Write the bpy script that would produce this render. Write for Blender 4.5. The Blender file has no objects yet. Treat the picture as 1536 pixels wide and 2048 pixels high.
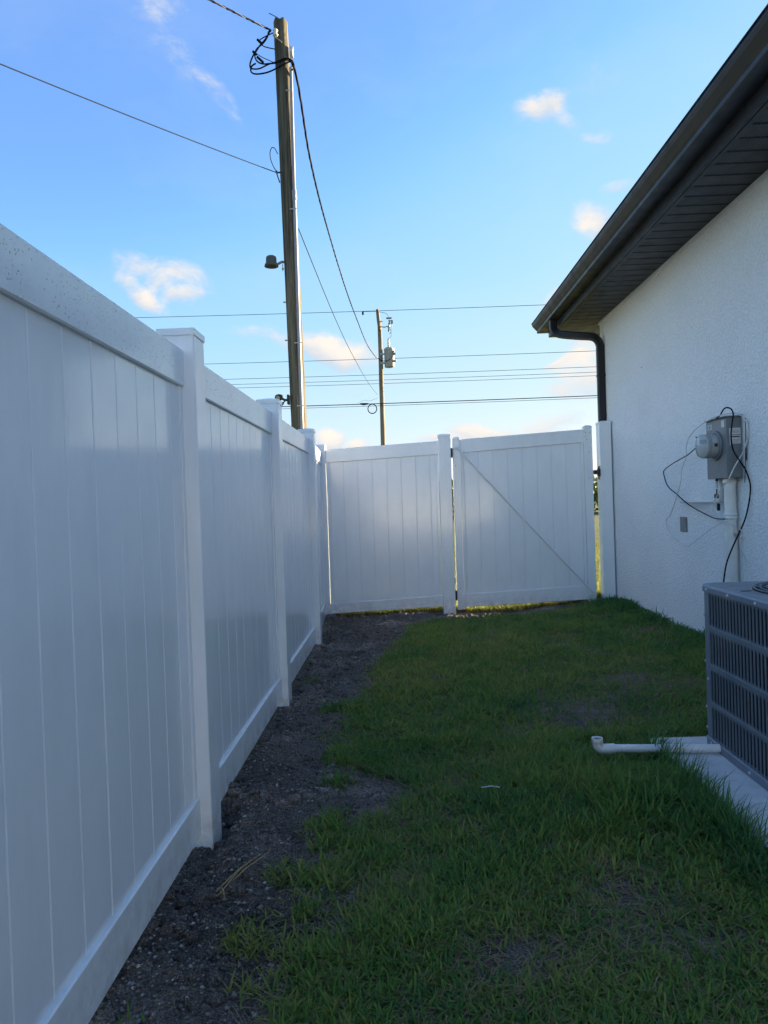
import bpy, bmesh, math, random
import numpy as np
from mathutils import Vector, Matrix
R = math.radians
random.seed(7); rng = np.random.default_rng(7)
scene = bpy.context.scene
COL = scene.collection

# ------------------------------------------------------------ camera
cam_d = bpy.data.cameras.new('camera'); cam = bpy.data.objects.new('camera', cam_d); COL.objects.link(cam)
cam_d.sensor_fit = 'VERTICAL'; cam_d.sensor_height = 36.0; cam_d.lens = 24.96
cam_d.clip_start = 0.02; cam_d.clip_end = 3000
_Y = Vector((32, 20, 1420)).normalized()
_U = Vector((-0.034, 1, 0)); _U = (_U - _U.dot(_Y) * _Y).normalized()
_X = _U.cross(_Y).normalized()
if _X.x < 0: _X = -_X
# rows X,Y,U take camera coords (right, up, forward) to the world
cr = Vector((_X[0], _Y[0], _U[0])); cu = Vector((_X[1], _Y[1], _U[1])); cf = Vector((_X[2], _Y[2], _U[2]))
m = Matrix((cr, cu, -cf)).transposed().to_4x4(); m.translation = Vector((0, 0, 1.235))
cam.matrix_world = m
scene.camera = cam

# ------------------------------------------------------------ light, sky, exposure
SUN_DIR = Vector((0.866 , 0.50, 0.190)).normalized()
sun_el = math.asin(SUN_DIR.z); sun_az = math.atan2(SUN_DIR.x, SUN_DIR.y)
sd = bpy.data.lights.new('sun', 'SUN'); sd.energy = 2.6; sd.angle = R(0.5); sd.color = (1.0, 0.80, 0.52)
so = bpy.data.objects.new('sun', sd); COL.objects.link(so)
so.rotation_euler = (-SUN_DIR).to_track_quat('-Z', 'Y').to_euler()
scene.view_settings.view_transform = 'Standard'; scene.view_settings.look = 'None'
scene.view_settings.exposure = 3.5; scene.view_settings.gamma = 1.0
scene.view_settings.use_curve_mapping = False
scene.cycles.max_bounces = 12; scene.cycles.diffuse_bounces = 8; scene.cycles.glossy_bounces = 4
SKY_STRENGTH = 0.15

world = bpy.data.worlds.new('World'); scene.world = world; world.use_nodes = True
nt = world.node_tree; nt.nodes.clear(); N = nt.nodes; LK = nt.links
def wn(t, **k):
    n = N.new(t)
    for a, b in k.items(): setattr(n, a, b)
    return n
def wmath(op, a, b=None, clamp=False):
    n = N.new('ShaderNodeMath'); n.operation = op; n.use_clamp = clamp
    for i, v in enumerate((a, b)):
        if v is None: continue
        if isinstance(v, (int, float)): n.inputs[i].default_value = v
        else: LK.new(v, n.inputs[i])
    return n.outputs[0]
sky = wn('ShaderNodeTexSky'); sky.sky_type = 'NISHITA'; sky.sun_disc = False
sky.sun_elevation = sun_el; sky.sun_rotation = sun_az
sky.air_density = 1.0; sky.dust_density = 0.25; sky.ozone_density = 2.2; sky.altitude = 0
# the camera's own response to the clear sky, one smooth curve per channel over the whole dome
SKY_GAIN = 0.69
sc_ = wn('ShaderNodeVectorMath', operation='SCALE'); LK.new(sky.outputs[0], sc_.inputs[0]); sc_.inputs['Scale'].default_value = 0.1
crv = wn('ShaderNodeRGBCurve'); LK.new(sc_.outputs[0], crv.inputs['Color'])
for ch, pts_ in enumerate(([(.035,.17),(.062,.175),(.125,.35),(.30,.64),(.50,.82),(1,1)],
                           [(.066,.33),(.113,.37),(.218,.64),(.43,.81),(.60,.88),(1,1)],
                           [(.121,.68),(.195,.83),(.342,.95),(.459,.90),(.60,.92),(1,1)])):
    c_ = crv.mapping.curves[ch]
    c_.points[0].location = (0, 0); c_.points[1].location = (1, 1)
    for p_ in pts_[:-1]: c_.points.new(*p_)
crv.mapping.update()
hsv = wn('ShaderNodeVectorMath', operation='SCALE'); LK.new(crv.outputs[0], hsv.inputs[0]); hsv.inputs['Scale'].default_value = SKY_GAIN
tc = wn('ShaderNodeTexCoord'); DIR = tc.outputs['Generated']
# domain-warped noise in direction space
nz0 = wn('ShaderNodeTexNoise'); nz0.inputs['Scale'].default_value = 5; nz0.inputs['Detail'].default_value = 3
LK.new(DIR, nz0.inputs['Vector'])
vm = wn('ShaderNodeVectorMath', operation='SCALE'); LK.new(nz0.outputs['Color'], vm.inputs[0]); vm.inputs['Scale'].default_value = 0.10
va = wn('ShaderNodeVectorMath', operation='ADD'); LK.new(DIR, va.inputs[0]); LK.new(vm.outputs[0], va.inputs[1])
mp = wn('ShaderNodeMapping'); mp.inputs['Scale'].default_value = (1, 1, 1.9); LK.new(va.outputs[0], mp.inputs['Vector'])
nz = wn('ShaderNodeTexNoise'); nz.inputs['Scale'].default_value = 15; nz.inputs['Detail'].default_value = 9; nz.inputs['Roughness'].default_value = 0.66
LK.new(mp.outputs[0], nz.inputs['Vector'])
nf = wn('ShaderNodeTexNoise'); nf.inputs['Scale'].default_value = 4.2; nf.inputs['Detail'].default_value = 6; nf.inputs['Roughness'].default_value = 0.6
LK.new(mp.outputs[0], nf.inputs['Vector'])
# (azimuth from +Y, elevation, half width, half height, tilt, strength, puffiness)
CLOUDS = [
 (-18.6, 34.0, 4.6, 1.6, -28, 0.62, 1), (-16.2, 31.3, 4.2, 1.5, -42, 0.68, 1), (-13.6, 29.2, 1.8, 1.0, -50, 0.85, 1),
 (-18.4, 17.2, 4.0, 1.2, -8, .92, 0), (-19.6, 15.6, 3.0, .7, -32, 1.1, 0), (-16.6, 15.9, 2.2, .7, 12, 1.1, 0), (-18.0, 16.3, 3.2, 1.1, -15, .9, 0),
 (-5.2, 12.4, 4.6, 1.4, -14, 1.35, 0), (-10.6, 13.4, 3.2, 0.8, 0, 0.8, 0), (-3.6, 9.6, 5.5, 1.0, -6, 0.72, 0), (-7.5, 8.0, 4.0, .7, -4, 0.6, 0),
 (13.3, 27.4, 2.4, 1.3, 18, 1.15, 1), (14.8, 26.2, 1.4, .9, -30, .85, 1), (16.5, 25.1, 1.1, 0.7, -30, 0.9, 1), (17.0, 28.6, 2.4, .9, 10, .62, 1),
 (17.6, 21.4, 1.2, 0.6, 10, 1.0, 1), (16.0, 19.0, 1.6, 1.5, 35, 1.15, 1), (12.6, 14.6, 1.6, .6, 20, .8, 1),
 (-5.3, 5.3, 2.0, 1.3, 0, 1.5, 0), (-2.4, 4.6, 1.8, 0.9, 0, 1.35, 0), (-7.6, 4.2, 2.0, .6, 0, 1.0, 0),
 (7.2, 5.4, 3.2, 0.8, 8, 1.3, 0), (4.0, 4.6, 2.6, .5, 4, 1.0, 0), (14.2, 8.7, 3.2, 2.4, 20, 1.15, 1), (11.6, 5.9, 4.0, 1.3, 20, 1.0, 1), (14.8, 11.4, 2.2, .9, 10, 1.1, 0), (13.2, 10.3, 2.0, .5, 8, 1.2, 0),
 # unseen clouds outside the frame, many added to brighten the shade
 (40, 8, 9, 2.0, 4, 1.1, 0), (60, 18, 8, 3, 10, 0.9, 1), (-45, 9, 9, 2.2, -5, 1.1, 0), (-70, 22, 9, 3, -10, 1.0, 1), (-38, 30, 6, 2.5, -30, .9, 1), (35, 33, 5, 2.5, 15, 1.0, 1),
 (110, 12, 12, 3, 0, 1.1, 0), (-110, 10, 12, 3, 0, 1.1, 0), (160, 14, 12, 3, 5, 1.1, 0), (-160, 9, 10, 2.5, 0, 1.1, 0), (20, 52, 9, 5, 20, .9, 1), (-90, 48, 10, 5, 0, 1.0, 1), (170, 45, 10, 5, 0, 1.1, 1),
 (-20, 60, 9, 4, -30, .9, 1), (90, 60, 9, 5, 0, 1.0, 1), (-140, 62, 11, 5, 10, 1.1, 1), (135, 30, 10, 4, 0, 1.1, 1), (-135, 30, 9, 4, 0, 1.1, 1), (180, 25, 9, 3, 0, 1.1, 1), (0, 82, 9, 5, 0, .9, 1), (-60, 40, 8, 4, 0, 1.0, 1), (75, 38, 9, 4, 10, 1.0, 1),
]
tot = None; lit = None
for az, el, hw, hh, tilt, st, puff in CLOUDS:
    a, e, t = R(az), R(el), R(tilt)
    d = Vector((math.sin(a) * math.cos(e), math.cos(a) * math.cos(e), math.sin(e)))
    rt = Vector((math.cos(a), -math.sin(a), 0)); up = rt.cross(d)
    u = rt * math.cos(t) + up * math.sin(t); v = -rt * math.sin(t) + up * math.cos(t)
    du = wn('ShaderNodeVectorMath', operation='DOT_PRODUCT'); LK.new(va.outputs[0], du.inputs[0]); du.inputs[1].default_value = u / R(hw)
    dv = wn('ShaderNodeVectorMath', operation='DOT_PRODUCT'); LK.new(va.outputs[0], dv.inputs[0]); dv.inputs[1].default_value = v / R(hh)
    dd = wn('ShaderNodeVectorMath', operation='DOT_PRODUCT'); LK.new(DIR, dd.inputs[0]); dd.inputs[1].default_value = d
    cu_ = (Vector((.05, .05, .05))).dot(u / R(hw)); cv_ = (Vector((.05, .05, .05))).dot(v / R(hh))
    uu = wmath('SUBTRACT', du.outputs['Value'], cu_); vv = wmath('SUBTRACT', dv.outputs['Value'], cv_)
    r2 = wmath('ADD', wmath('MULTIPLY', uu, uu), wmath('MULTIPLY', vv, vv))
    mk = wmath('MULTIPLY', wmath('SUBTRACT', 1.0, wmath('MULTIPLY', r2, 0.5), True), st)
    mk = wmath('MULTIPLY', mk, wmath('GREATER_THAN', dd.outputs['Value'], 0.6))
    top = wmath('MULTIPLY', wmath('ADD', wmath('MULTIPLY', vv, 0.45), 0.55), mk)
    tot = mk if tot is None else wmath('MAXIMUM', tot, mk)
    lit = top if lit is None else wmath('MAXIMUM', lit, top)
dens = wmath('ADD', tot, wmath('MULTIPLY', wmath('SUBTRACT', nz.outputs['Fac'], 0.5), 2.5))
ramp = wn('ShaderNodeMapRange'); ramp.interpolation_type = 'SMOOTHERSTEP'
ramp.inputs['From Min'].default_value = 0.34; ramp.inputs['From Max'].default_value = 1.45
LK.new(dens, ramp.inputs['Value'])
alpha = wmath('MULTIPLY', ramp.outputs[0], wmath('MULTIPLY', tot, 1.08, True), True)
# faint veil of high haze streaks
veil = wn('ShaderNodeMapRange'); veil.inputs['From Min'].default_value = .48; veil.inputs['From Max'].default_value = .85
veil.inputs['To Max'].default_value = .16; LK.new(nf.outputs['Fac'], veil.inputs['Value'])
litn = wmath('ADD', lit, wmath('MULTIPLY', wmath('SUBTRACT', nz.outputs['Fac'], .5), 1.1), True)
cc = wn('ShaderNodeMixRGB'); LK.new(litn, cc.inputs['Fac'])
cc.inputs['Color1'].default_value = (.32, .395, .49, 1); cc.inputs['Color2'].default_value = (.635, .575, .515, 1)
vx = wn('ShaderNodeMixRGB'); LK.new(veil.outputs[0], vx.inputs['Fac']); LK.new(hsv.outputs[0], vx.inputs['Color1']); vx.inputs['Color2'].default_value = (.45, .52, .63, 1)
mx = wn('ShaderNodeMixRGB'); LK.new(alpha, mx.inputs['Fac']); LK.new(vx.outputs[0], mx.inputs['Color1']); LK.new(cc.outputs[0], mx.inputs['Color2'])
bg = wn('ShaderNodeBackground'); bg.inputs['Strength'].default_value = SKY_STRENGTH
LK.new(mx.outputs[0], bg.inputs['Color'])
wo = wn('ShaderNodeOutputWorld'); LK.new(bg.outputs[0], wo.inputs['Surface'])

# ------------------------------------------------------------ helpers
def tag(o, label=None, cat=None, group=None, kind=None):
    if label: o['label'] = label
    if cat: o['category'] = cat
    if group: o['group'] = group
    if kind: o['kind'] = kind
    return o
def empty(name, loc, label, cat, group=None):
    o = bpy.data.objects.new(name, None); COL.objects.link(o); o.location = loc; o.empty_display_size = .1
    return tag(o, label, cat, group)
def link(name, me, parent=None, loc=None):
    """mesh is in world coordinates unless loc is given (then local to the parent's origin)"""
    o = bpy.data.objects.new(name, me); COL.objects.link(o)
    if parent is not None:
        o.parent = parent
        if loc is None:
            p = parent; off = Vector((0, 0, 0))
            while p is not None: off += p.location; p = p.parent
            o.location = -off
        else: o.location = loc
    elif loc is not None: o.location = loc
    return o
class MB:
    def __init__(s): s.v = []; s.f = []; s.sm = []
    def poly(s, vs, fs, smooth=False):
        b = len(s.v); s.v += [tuple(p) for p in vs]; s.f += [tuple(b + i for i in f) for f in fs]; s.sm += [smooth] * len(fs); return s
    def box(s, x0, x1, y0, y1, z0, z1, c=0.0):
        """box; c > 0 chamfers its vertical edges and all others by c"""
        if c <= 0:
            return s.poly([(x0,y0,z0),(x1,y0,z0),(x1,y1,z0),(x0,y1,z0),(x0,y0,z1),(x1,y0,z1),(x1,y1,z1),(x0,y1,z1)],
                [(0,3,2,1),(4,5,6,7),(0,1,5,4),(1,2,6,5),(2,3,7,6),(3,0,4,7)])
        vs = []; 
        for z, i in ((z0, c), (z0 + c, 0), (z1 - c, 0), (z1, c)):
            a0, a1, b0, b1 = x0 + i, x1 - i, y0 + i, y1 - i
            vs += [(a0+c,b0,z),(a1-c,b0,z),(a1,b0+c,z),(a1,b1-c,z),(a1-c,b1,z),(a0+c,b1,z),(a0,b1-c,z),(a0,b0+c,z)]
        fs = [tuple(reversed(range(8))), tuple(range(24, 32))]
        for L in range(3):
            for k in range(8): fs.append((L*8+k, L*8+(k+1)%8, L*8+8+(k+1)%8, L*8+8+k))
        return s.poly(vs, fs)
    def prism(s, prof, axis, a, b, smooth=False):
        """extrude closed 2d profile along axis between a and b. axis x: prof=(y,z); y: (x,z); z: (x,y)"""
        n = len(prof)
        def P(p, t): return {'x': (t, p[0], p[1]), 'y': (p[0], t, p[1]), 'z': (p[0], p[1], t)}[axis]
        vs = [P(p, a) for p in prof] + [P(p, b) for p in prof]
        s.poly(vs, [(i, (i+1) % n, n + (i+1) % n, n + i) for i in range(n)], smooth)
        return s.poly(vs, [tuple(reversed(range(n))), tuple(range(n, 2*n))])
    def tube(s, pts, r, n=8, cap=True):
        pts = [Vector(p) for p in pts]; m_ = len(pts); rr = r if isinstance(r, (list, tuple)) else [r] * m_
        vs = []; t0 = (pts[1] - pts[0]).normalized()
        a = t0.orthogonal().normalized()
        for i, p in enumerate(pts):
            t = (pts[min(i+1, m_-1)] - pts[max(i-1, 0)]).normalized()
            a = (a - a.dot(t) * t)
            a = a.normalized() if a.length > 1e-6 else t.orthogonal().normalized()
            b = t.cross(a)
            for k in range(n):
                th = 2*math.pi*k/n; vs.append(p + (a*math.cos(th) + b*math.sin(th)) * rr[i])
        fs = [(i*n+k, i*n+(k+1)%n, (i+1)*n+(k+1)%n, (i+1)*n+k) for i in range(m_-1) for k in range(n)]
        s.poly(vs, fs, True)
        if cap: s.poly(vs[:n], [tuple(reversed(range(n)))]); s.poly(vs[-n:], [tuple(range(n))])
        return s
    def lathe(s, prof, origin, axis=(0,0,1), n=24, smooth=True):
        """prof list of (radius, height) along axis"""
        o = Vector(origin); t = Vector(axis).normalized(); a = t.orthogonal().normalized(); b = t.cross(a)
        vs = []
        for r_, h in prof:
            for k in range(n):
                th = 2*math.pi*k/n; vs.append(o + t*h + (a*math.cos(th)+b*math.sin(th))*max(r_, 1e-4))
        fs = [(i*n+k, i*n+(k+1)%n, (i+1)*n+(k+1)%n, (i+1)*n+k) for i in range(len(prof)-1) for k in range(n)]
        return s.poly(vs, fs, smooth)
    def build(s, name, mat, parent=None, loc=None):
        me = bpy.data.meshes.new(name); me.from_pydata([tuple(v) for v in s.v], [], s.f)
        me.polygons.foreach_set('use_smooth', s.sm); me.update()
        bm = bmesh.new(); bm.from_mesh(me); bmesh.ops.recalc_face_normals(bm, faces=bm.faces); bm.to_mesh(me); bm.free()
        me.materials.append(mat)
        return link(name, me, parent, loc)
def smooth_path(pts, k=6):
    pts = [Vector(p) for p in pts]; out = []
    for i in range(len(pts)-1):
        p0 = pts[max(i-1,0)]; p1 = pts[i]; p2 = pts[i+1]; p3 = pts[min(i+2,len(pts)-1)]
        for j in range(k):
            t = j/k
            out.append(0.5*((2*p1)+(p2-p0)*t+(2*p0-5*p1+4*p2-p3)*t*t+(3*p1-p0-3*p2+p3)*t**3))
    out.append(pts[-1]); return out
def sag(a, b, d, n=24):
    a, b = Vector(a), Vector(b)
    return [a.lerp(b, i/n) - Vector((0,0,4*d*(i/n)*(1-i/n))) for i in range(n+1)]

# ------------------------------------------------------------ numpy noise
def hash2(ix, iy, seed):
    h = (ix.astype(np.int64)*374761393 + iy.astype(np.int64)*668265263 + seed*1442695041) & 0xffffffff
    h = ((h ^ (h >> 13)) * 1274126177) & 0xffffffff
    return ((h ^ (h >> 16)) & 0xffff) / 65535.0
def vnoise(x, y, s, seed=0):
    x = np.asarray(x)*s; y = np.asarray(y)*s; ix = np.floor(x); iy = np.floor(y); fx = x-ix; fy = y-iy
    fx = fx*fx*(3-2*fx); fy = fy*fy*(3-2*fy)
    a = hash2(ix,iy,seed); b = hash2(ix+1,iy,seed); c = hash2(ix,iy+1,seed); d = hash2(ix+1,iy+1,seed)
    return (a*(1-fx)+b*fx)*(1-fy)+(c*(1-fx)+d*fx)*fy
def fbm(x, y, s, o=4, seed=0, g=0.5):
    t = 0; a = 1; n = 0
    for i in range(o): t = t + a*vnoise(x, y, s*2**i, seed+i*17); n += a; a *= g
    return t/n

# ------------------------------------------------------------ materials
def mat(name, color=(.5,.5,.5), rough=.5, metal=0, spec=.5):
    m_ = bpy.data.materials.new(name); m_.use_nodes = True
    b = m_.node_tree.nodes['Principled BSDF']
    b.inputs['Base Color'].default_value = (*color, 1); b.inputs['Roughness'].default_value = rough
    b.inputs['Metallic'].default_value = metal; b.inputs['Specular IOR Level'].default_value = spec
    return m_, m_.node_tree, b
def node(t_, ty, **k):
    n = t_.nodes.new(ty)
    for a, b in k.items():
        if a in n.inputs: n.inputs[a].default_value = b
        else: setattr(n, a, b)
    return n
def pos(t_, scale=(1,1,1)):
    g = t_.nodes.new('ShaderNodeNewGeometry'); mp_ = t_.nodes.new('ShaderNodeMapping'); mp_.inputs['Scale'].default_value = scale
    t_.links.new(g.outputs['Position'], mp_.inputs['Vector']); return mp_.outputs[0]
def noise(t_, vec, scale, detail=4, rough=.55):
    n = node(t_, 'ShaderNodeTexNoise'); n.inputs['Scale'].default_value = scale; n.inputs['Detail'].default_value = detail; n.inputs['Roughness'].default_value = rough
    t_.links.new(vec, n.inputs['Vector']); return n.outputs['Fac']
def rng_(t_, v, a, b, c, d, smooth=False):
    n = t_.nodes.new('ShaderNodeMapRange'); n.inputs['From Min'].default_value = a; n.inputs['From Max'].default_value = b
    n.inputs['To Min'].default_value = c; n.inputs['To Max'].default_value = d
    if smooth: n.interpolation_type = 'SMOOTHSTEP'
    t_.links.new(v, n.inputs['Value']); return n.outputs[0]
def ramp_(t_, v, stops):
    n = t_.nodes.new('ShaderNodeValToRGB'); el = n.color_ramp.elements
    el[0].position, el[0].color = stops[0][0], (*stops[0][1], 1); el[1].position, el[1].color = stops[-1][0], (*stops[-1][1], 1)
    for p, c in stops[1:-1]:
        e = el.new(p); e.color = (*c, 1)
    t_.links.new(v, n.inputs['Fac']); return n.outputs['Color']
def bump(t_, b, h, strength=.3, dist=.01, prev=None):
    n = t_.nodes.new('ShaderNodeBump'); n.inputs['Strength'].default_value = strength; n.inputs['Distance'].default_value = dist
    t_.links.new(h, n.inputs['Height'])
    if prev is not None: t_.links.new(prev, n.inputs['Normal'])
    t_.links.new(n.outputs[0], b.inputs['Normal']); return n.outputs[0]
def mth(t_, op, a, b=None, clamp=False):
    n = t_.nodes.new('ShaderNodeMath'); n.operation = op; n.use_clamp = clamp
    for i, v in enumerate((a, b)):
        if v is None: continue
        if isinstance(v, (int, float)): n.inputs[i].default_value = v
        else: t_.links.new(v, n.inputs[i])
    return n.outputs[0]

def vinyl(name, dew=False, rough=(.07,.17), drops=((95,.30,.47),(210,.32,.40)), dstr=.9, few=.55):
    m_, t_, b = mat(name, (.86,.86,.86), .2)
    b.inputs['IOR'].default_value = 1.52
    st = noise(t_, pos(t_, (60, 60, 1.2)), 1.0, 3)            # extrusion streaks running up the boards
    bl = noise(t_, pos(t_), 2.4, 4)
    r1 = rng_(t_, st, .3, .7, rough[0], rough[1]); r2 = rng_(t_, bl, .3, .7, -.05, .08)
    rr = mth(t_, 'ADD', r1, r2)
    dirt = noise(t_, pos(t_, (3,3,1.2)), 3.0, 6, .65)
    c = ramp_(t_, dirt, [(.30,(.80,.83,.85)),(.6,(.845,.875,.895)),(.8,(.845,.875,.895))])
    # soil splash low on the fence
    sp = node(t_, 'ShaderNodeSeparateXYZ'); g = t_.nodes.new('ShaderNodeNewGeometry'); t_.links.new(g.outputs['Position'], sp.inputs[0])
    low = rng_(t_, sp.outputs['Z'], .02, .26, 1.0, 0.0)
    spl = mth(t_, 'MULTIPLY', rng_(t_, noise(t_, pos(t_), 14, 6, .7), .42, .75, 0, .85), low, True)
    mxn = node(t_, 'ShaderNodeMixRGB'); t_.links.new(spl, mxn.inputs[0]); t_.links.new(c, mxn.inputs[1]); mxn.inputs[2].default_value = (.30,.26,.215,1)
    t_.links.new(mxn.outputs[0], b.inputs['Base Color'])
    nb = bump(t_, b, st, .05, .004)
    wv = noise(t_, pos(t_, (1,1,.35)), 5.0, 2)
    nb = bump(t_, b, wv, .10, .006, nb)
    if dew:
        # dew beads: two voronoi layers kept where patchy noise lets them
        h = None
        for s_, th, lo in drops:
            vo = node(t_, 'ShaderNodeTexVoronoi'); vo.inputs['Scale'].default_value = s_; t_.links.new(pos(t_), vo.inputs['Vector'])
            patch = rng_(t_, noise(t_, pos(t_), 3.2 if s_ < 100 else 6, 3), lo, lo+.12, 0, 1)
            cell = node(t_, 'ShaderNodeSeparateColor'); t_.links.new(vo.outputs['Color'], cell.inputs[0])
            hh = mth(t_, 'MULTIPLY', rng_(t_, vo.outputs['Distance'], 0, th, 1, 0, True), mth(t_, 'MULTIPLY', patch, mth(t_, 'GREATER_THAN', cell.outputs[0], few)))
            h = hh if h is None else mth(t_, 'MAXIMUM', h, hh)
        bump(t_, b, h, dstr, .004 if dstr < 1 else .006, nb)
        rr = mth(t_, 'SUBTRACT', rr, mth(t_, 'MULTIPLY', h, .12), True)
    t_.links.new(rr, b.inputs['Roughness'])
    return m_
M = {}
M['vinyl'] = vinyl('white_vinyl'); M['vinyl_dew'] = vinyl('white_vinyl_with_dew', True, (.07,.17), ((240,.28,.46),(420,.30,.44)), .35); M['vinyl_rail'] = vinyl('white_vinyl_rail_with_dew', True, (.12,.22), ((85,.30,.38),(150,.32,.36)), 1.0, .30)
def stucco():
    m_, t_, b = mat('white_stucco', (.76,.76,.75), .85, spec=.25)
    p = pos(t_)
    c = ramp_(t_, noise(t_, p, 1.6, 6, .6), [(.25,(.83,.85,.87)),(.55,(.88,.90,.92)),(.8,(.90,.92,.93))]); t_.links.new(c, b.inputs['Base Color'])
    vo = node(t_, 'ShaderNodeTexVoronoi', feature='SMOOTH_F1'); vo.inputs['Scale'].default_value = 66; t_.links.new(p, vo.inputs['Vector'])
    n1 = noise(t_, p, 85, 4, .65); n2 = noise(t_, p, 28, 3)
    h = mth(t_, 'ADD', mth(t_, 'MULTIPLY', vo.outputs['Distance'], .7), mth(t_, 'ADD', n1, mth(t_, 'MULTIPLY', n2, .35)))
    gr = rng_(t_, mth(t_, 'ADD', n1, vo.outputs['Distance']), .5, 1.1, .88, 1.04)
    mg = node(t_, 'ShaderNodeMixRGB', blend_type='MULTIPLY'); mg.inputs[0].default_value = 1; t_.links.new(c, mg.inputs[1]); t_.links.new(gr, mg.inputs[2]); t_.links.new(mg.outputs[0], b.inputs['Base Color'])
    bump(t_, b, h, 1.0, .012); return m_
M['stucco'] = stucco()
def bronze(name, c, rough=.38, perforated=False):
    m_, t_, b = mat(name, c, rough, 0.0, .35)
    p = pos(t_)
    cc_ = ramp_(t_, noise(t_, p, 3.5, 5, .6), [(.3, tuple(x*.92 for x in c)), (.7, tuple(x*1.06 for x in c))]); t_.links.new(cc_, b.inputs['Base Color'])
    t_.links.new(rng_(t_, noise(t_, p, 9, 4), .3, .7, rough-.08, rough+.12), b.inputs['Roughness'])
    if perforated:
        vo = node(t_, 'ShaderNodeTexVoronoi', feature='F1'); vo.inputs['Scale'].default_value = 1; vo.inputs['Randomness'].default_value = 0.0
        mp_ = node(t_, 'ShaderNodeMapping'); mp_.inputs['Rotation'].default_value = (0,0,R(35)); mp_.inputs['Scale'].default_value = (75, 75, 0)
        g = t_.nodes.new('ShaderNodeNewGeometry'); t_.links.new(g.outputs['Position'], mp_.inputs['Vector']); t_.links.new(mp_.outputs[0], vo.inputs['Vector'])
        hole = rng_(t_, vo.outputs['Distance'], .20, .30, 0, 1)
        mxn = node(t_, 'ShaderNodeMixRGB'); t_.links.new(hole, mxn.inputs[0]); mxn.inputs[1].default_value = (.004,.004,.005,1); t_.links.new(cc_, mxn.inputs[2])
        t_.links.new(mxn.outputs[0], b.inputs['Base Color']); bump(t_, b, hole, .6, .002)
    return m_
M['bronze'] = bronze('dark_bronze_aluminium', (.017,.019,.024)); M['soffit'] = bronze('perforated_soffit_metal', (.036,.040,.050), .45, True)
M['shingle'] = mat('roof_shingle', (.06,.055,.05), .95)[0]
M['black'] = mat('black_plastic', (.012,.012,.014), .4)[0]
M['black_cable'] = mat('black_cable_jacket', (.008,.009,.012), .8, 0, .1)[0]
M['far_cable'] = mat('weathered_cable', (.022,.025,.032), .85, 0, .1)[0]
M['white_cable'] = mat('white_cable_jacket', (.66,.66,.64), .5)[0]
M['alu_wire'] = mat('bare_aluminium_wire', (.16,.16,.17), .7, .2)[0]
def grime(name, c, rough, metal=0, amt=.25, sc=6, bmp=.0):
    m_, t_, b = mat(name, c, rough, metal)
    p = pos(t_)
    t_.links.new(ramp_(t_, noise(t_, p, sc, 7, .65), [(.28, tuple(x*(1-amt) for x in c)), (.62, c), (.85, tuple(min(1,x*(1+amt*.4)) for x in c))]), b.inputs['Base Color'])
    t_.links.new(rng_(t_, noise(t_, p, sc*3, 4), .3, .7, rough*.8, min(1,rough*1.25)), b.inputs['Roughness'])
    if bmp: bump(t_, b, noise(t_, p, sc*8, 5), .5, bmp)
    return m_
M['meter_grey'] = grime('grey_painted_steel', (.185,.20,.212), .42, .0, .2, 8)
M['pvc'] = grime('white_pvc', (.74,.74,.72), .35, 0, .15, 8)
M['pvc_grey'] = grime('grey_pvc', (.30,.30,.33), .4, 0, .15, 4)
M['ac_paint'] = grime('grey_ac_cabinet_paint', (.20,.225,.26), .38, 0, .18, 10)
M['ac_bar'] = grime('slate_grille_paint', (.175,.20,.225), .42, 0, .18, 12)
M['coil'] = None
M['steel'] = grime('galvanised_steel', (.42,.42,.43), .45, .6, .3, 20)
M['screw'] = mat('zinc_screw', (.62,.63,.64), .35, .5)[0]
M['concrete'] = grime('pad_concrete', (.60,.60,.58), .85, 0, .28, 9, .004)
M['porcelain'] = mat('porcelain', (.62,.60,.55), .3)[0]
M['trafo'] = grime('transformer_paint', (.42,.42,.41), .5, 0, .3, 3)
M['straw'] = mat('dry_straw', (.30,.22,.11), .8)[0]
M['label_paper'] = mat('label_paper', (.62,.63,.64), .6)[0]
M['label_ink'] = mat('label_ink', (.05,.045,.05), .6)[0]
def glassy():
    m_, t_, b = mat('meter_cover_glass', (.75,.78,.80), .05); b.inputs['Transmission Weight'].default_value = .75; b.inputs['IOR'].default_value = 1.3; return m_
M['glass'] = glassy()
def coil():
    m_, t_, b = mat('coil_fins', (.015,.018,.024), .5, .3)
    w = node(t_, 'ShaderNodeTexWave', bands_direction='Z'); w.inputs['Scale'].default_value = 60; t_.links.new(pos(t_), w.inputs['Vector'])
    t_.links.new(ramp_(t_, w.outputs['Fac'], [(.3,(.004,.005,.008)),(.8,(.014,.017,.024))]), b.inputs['Base Color']); return m_
M['coil'] = coil()
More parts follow.
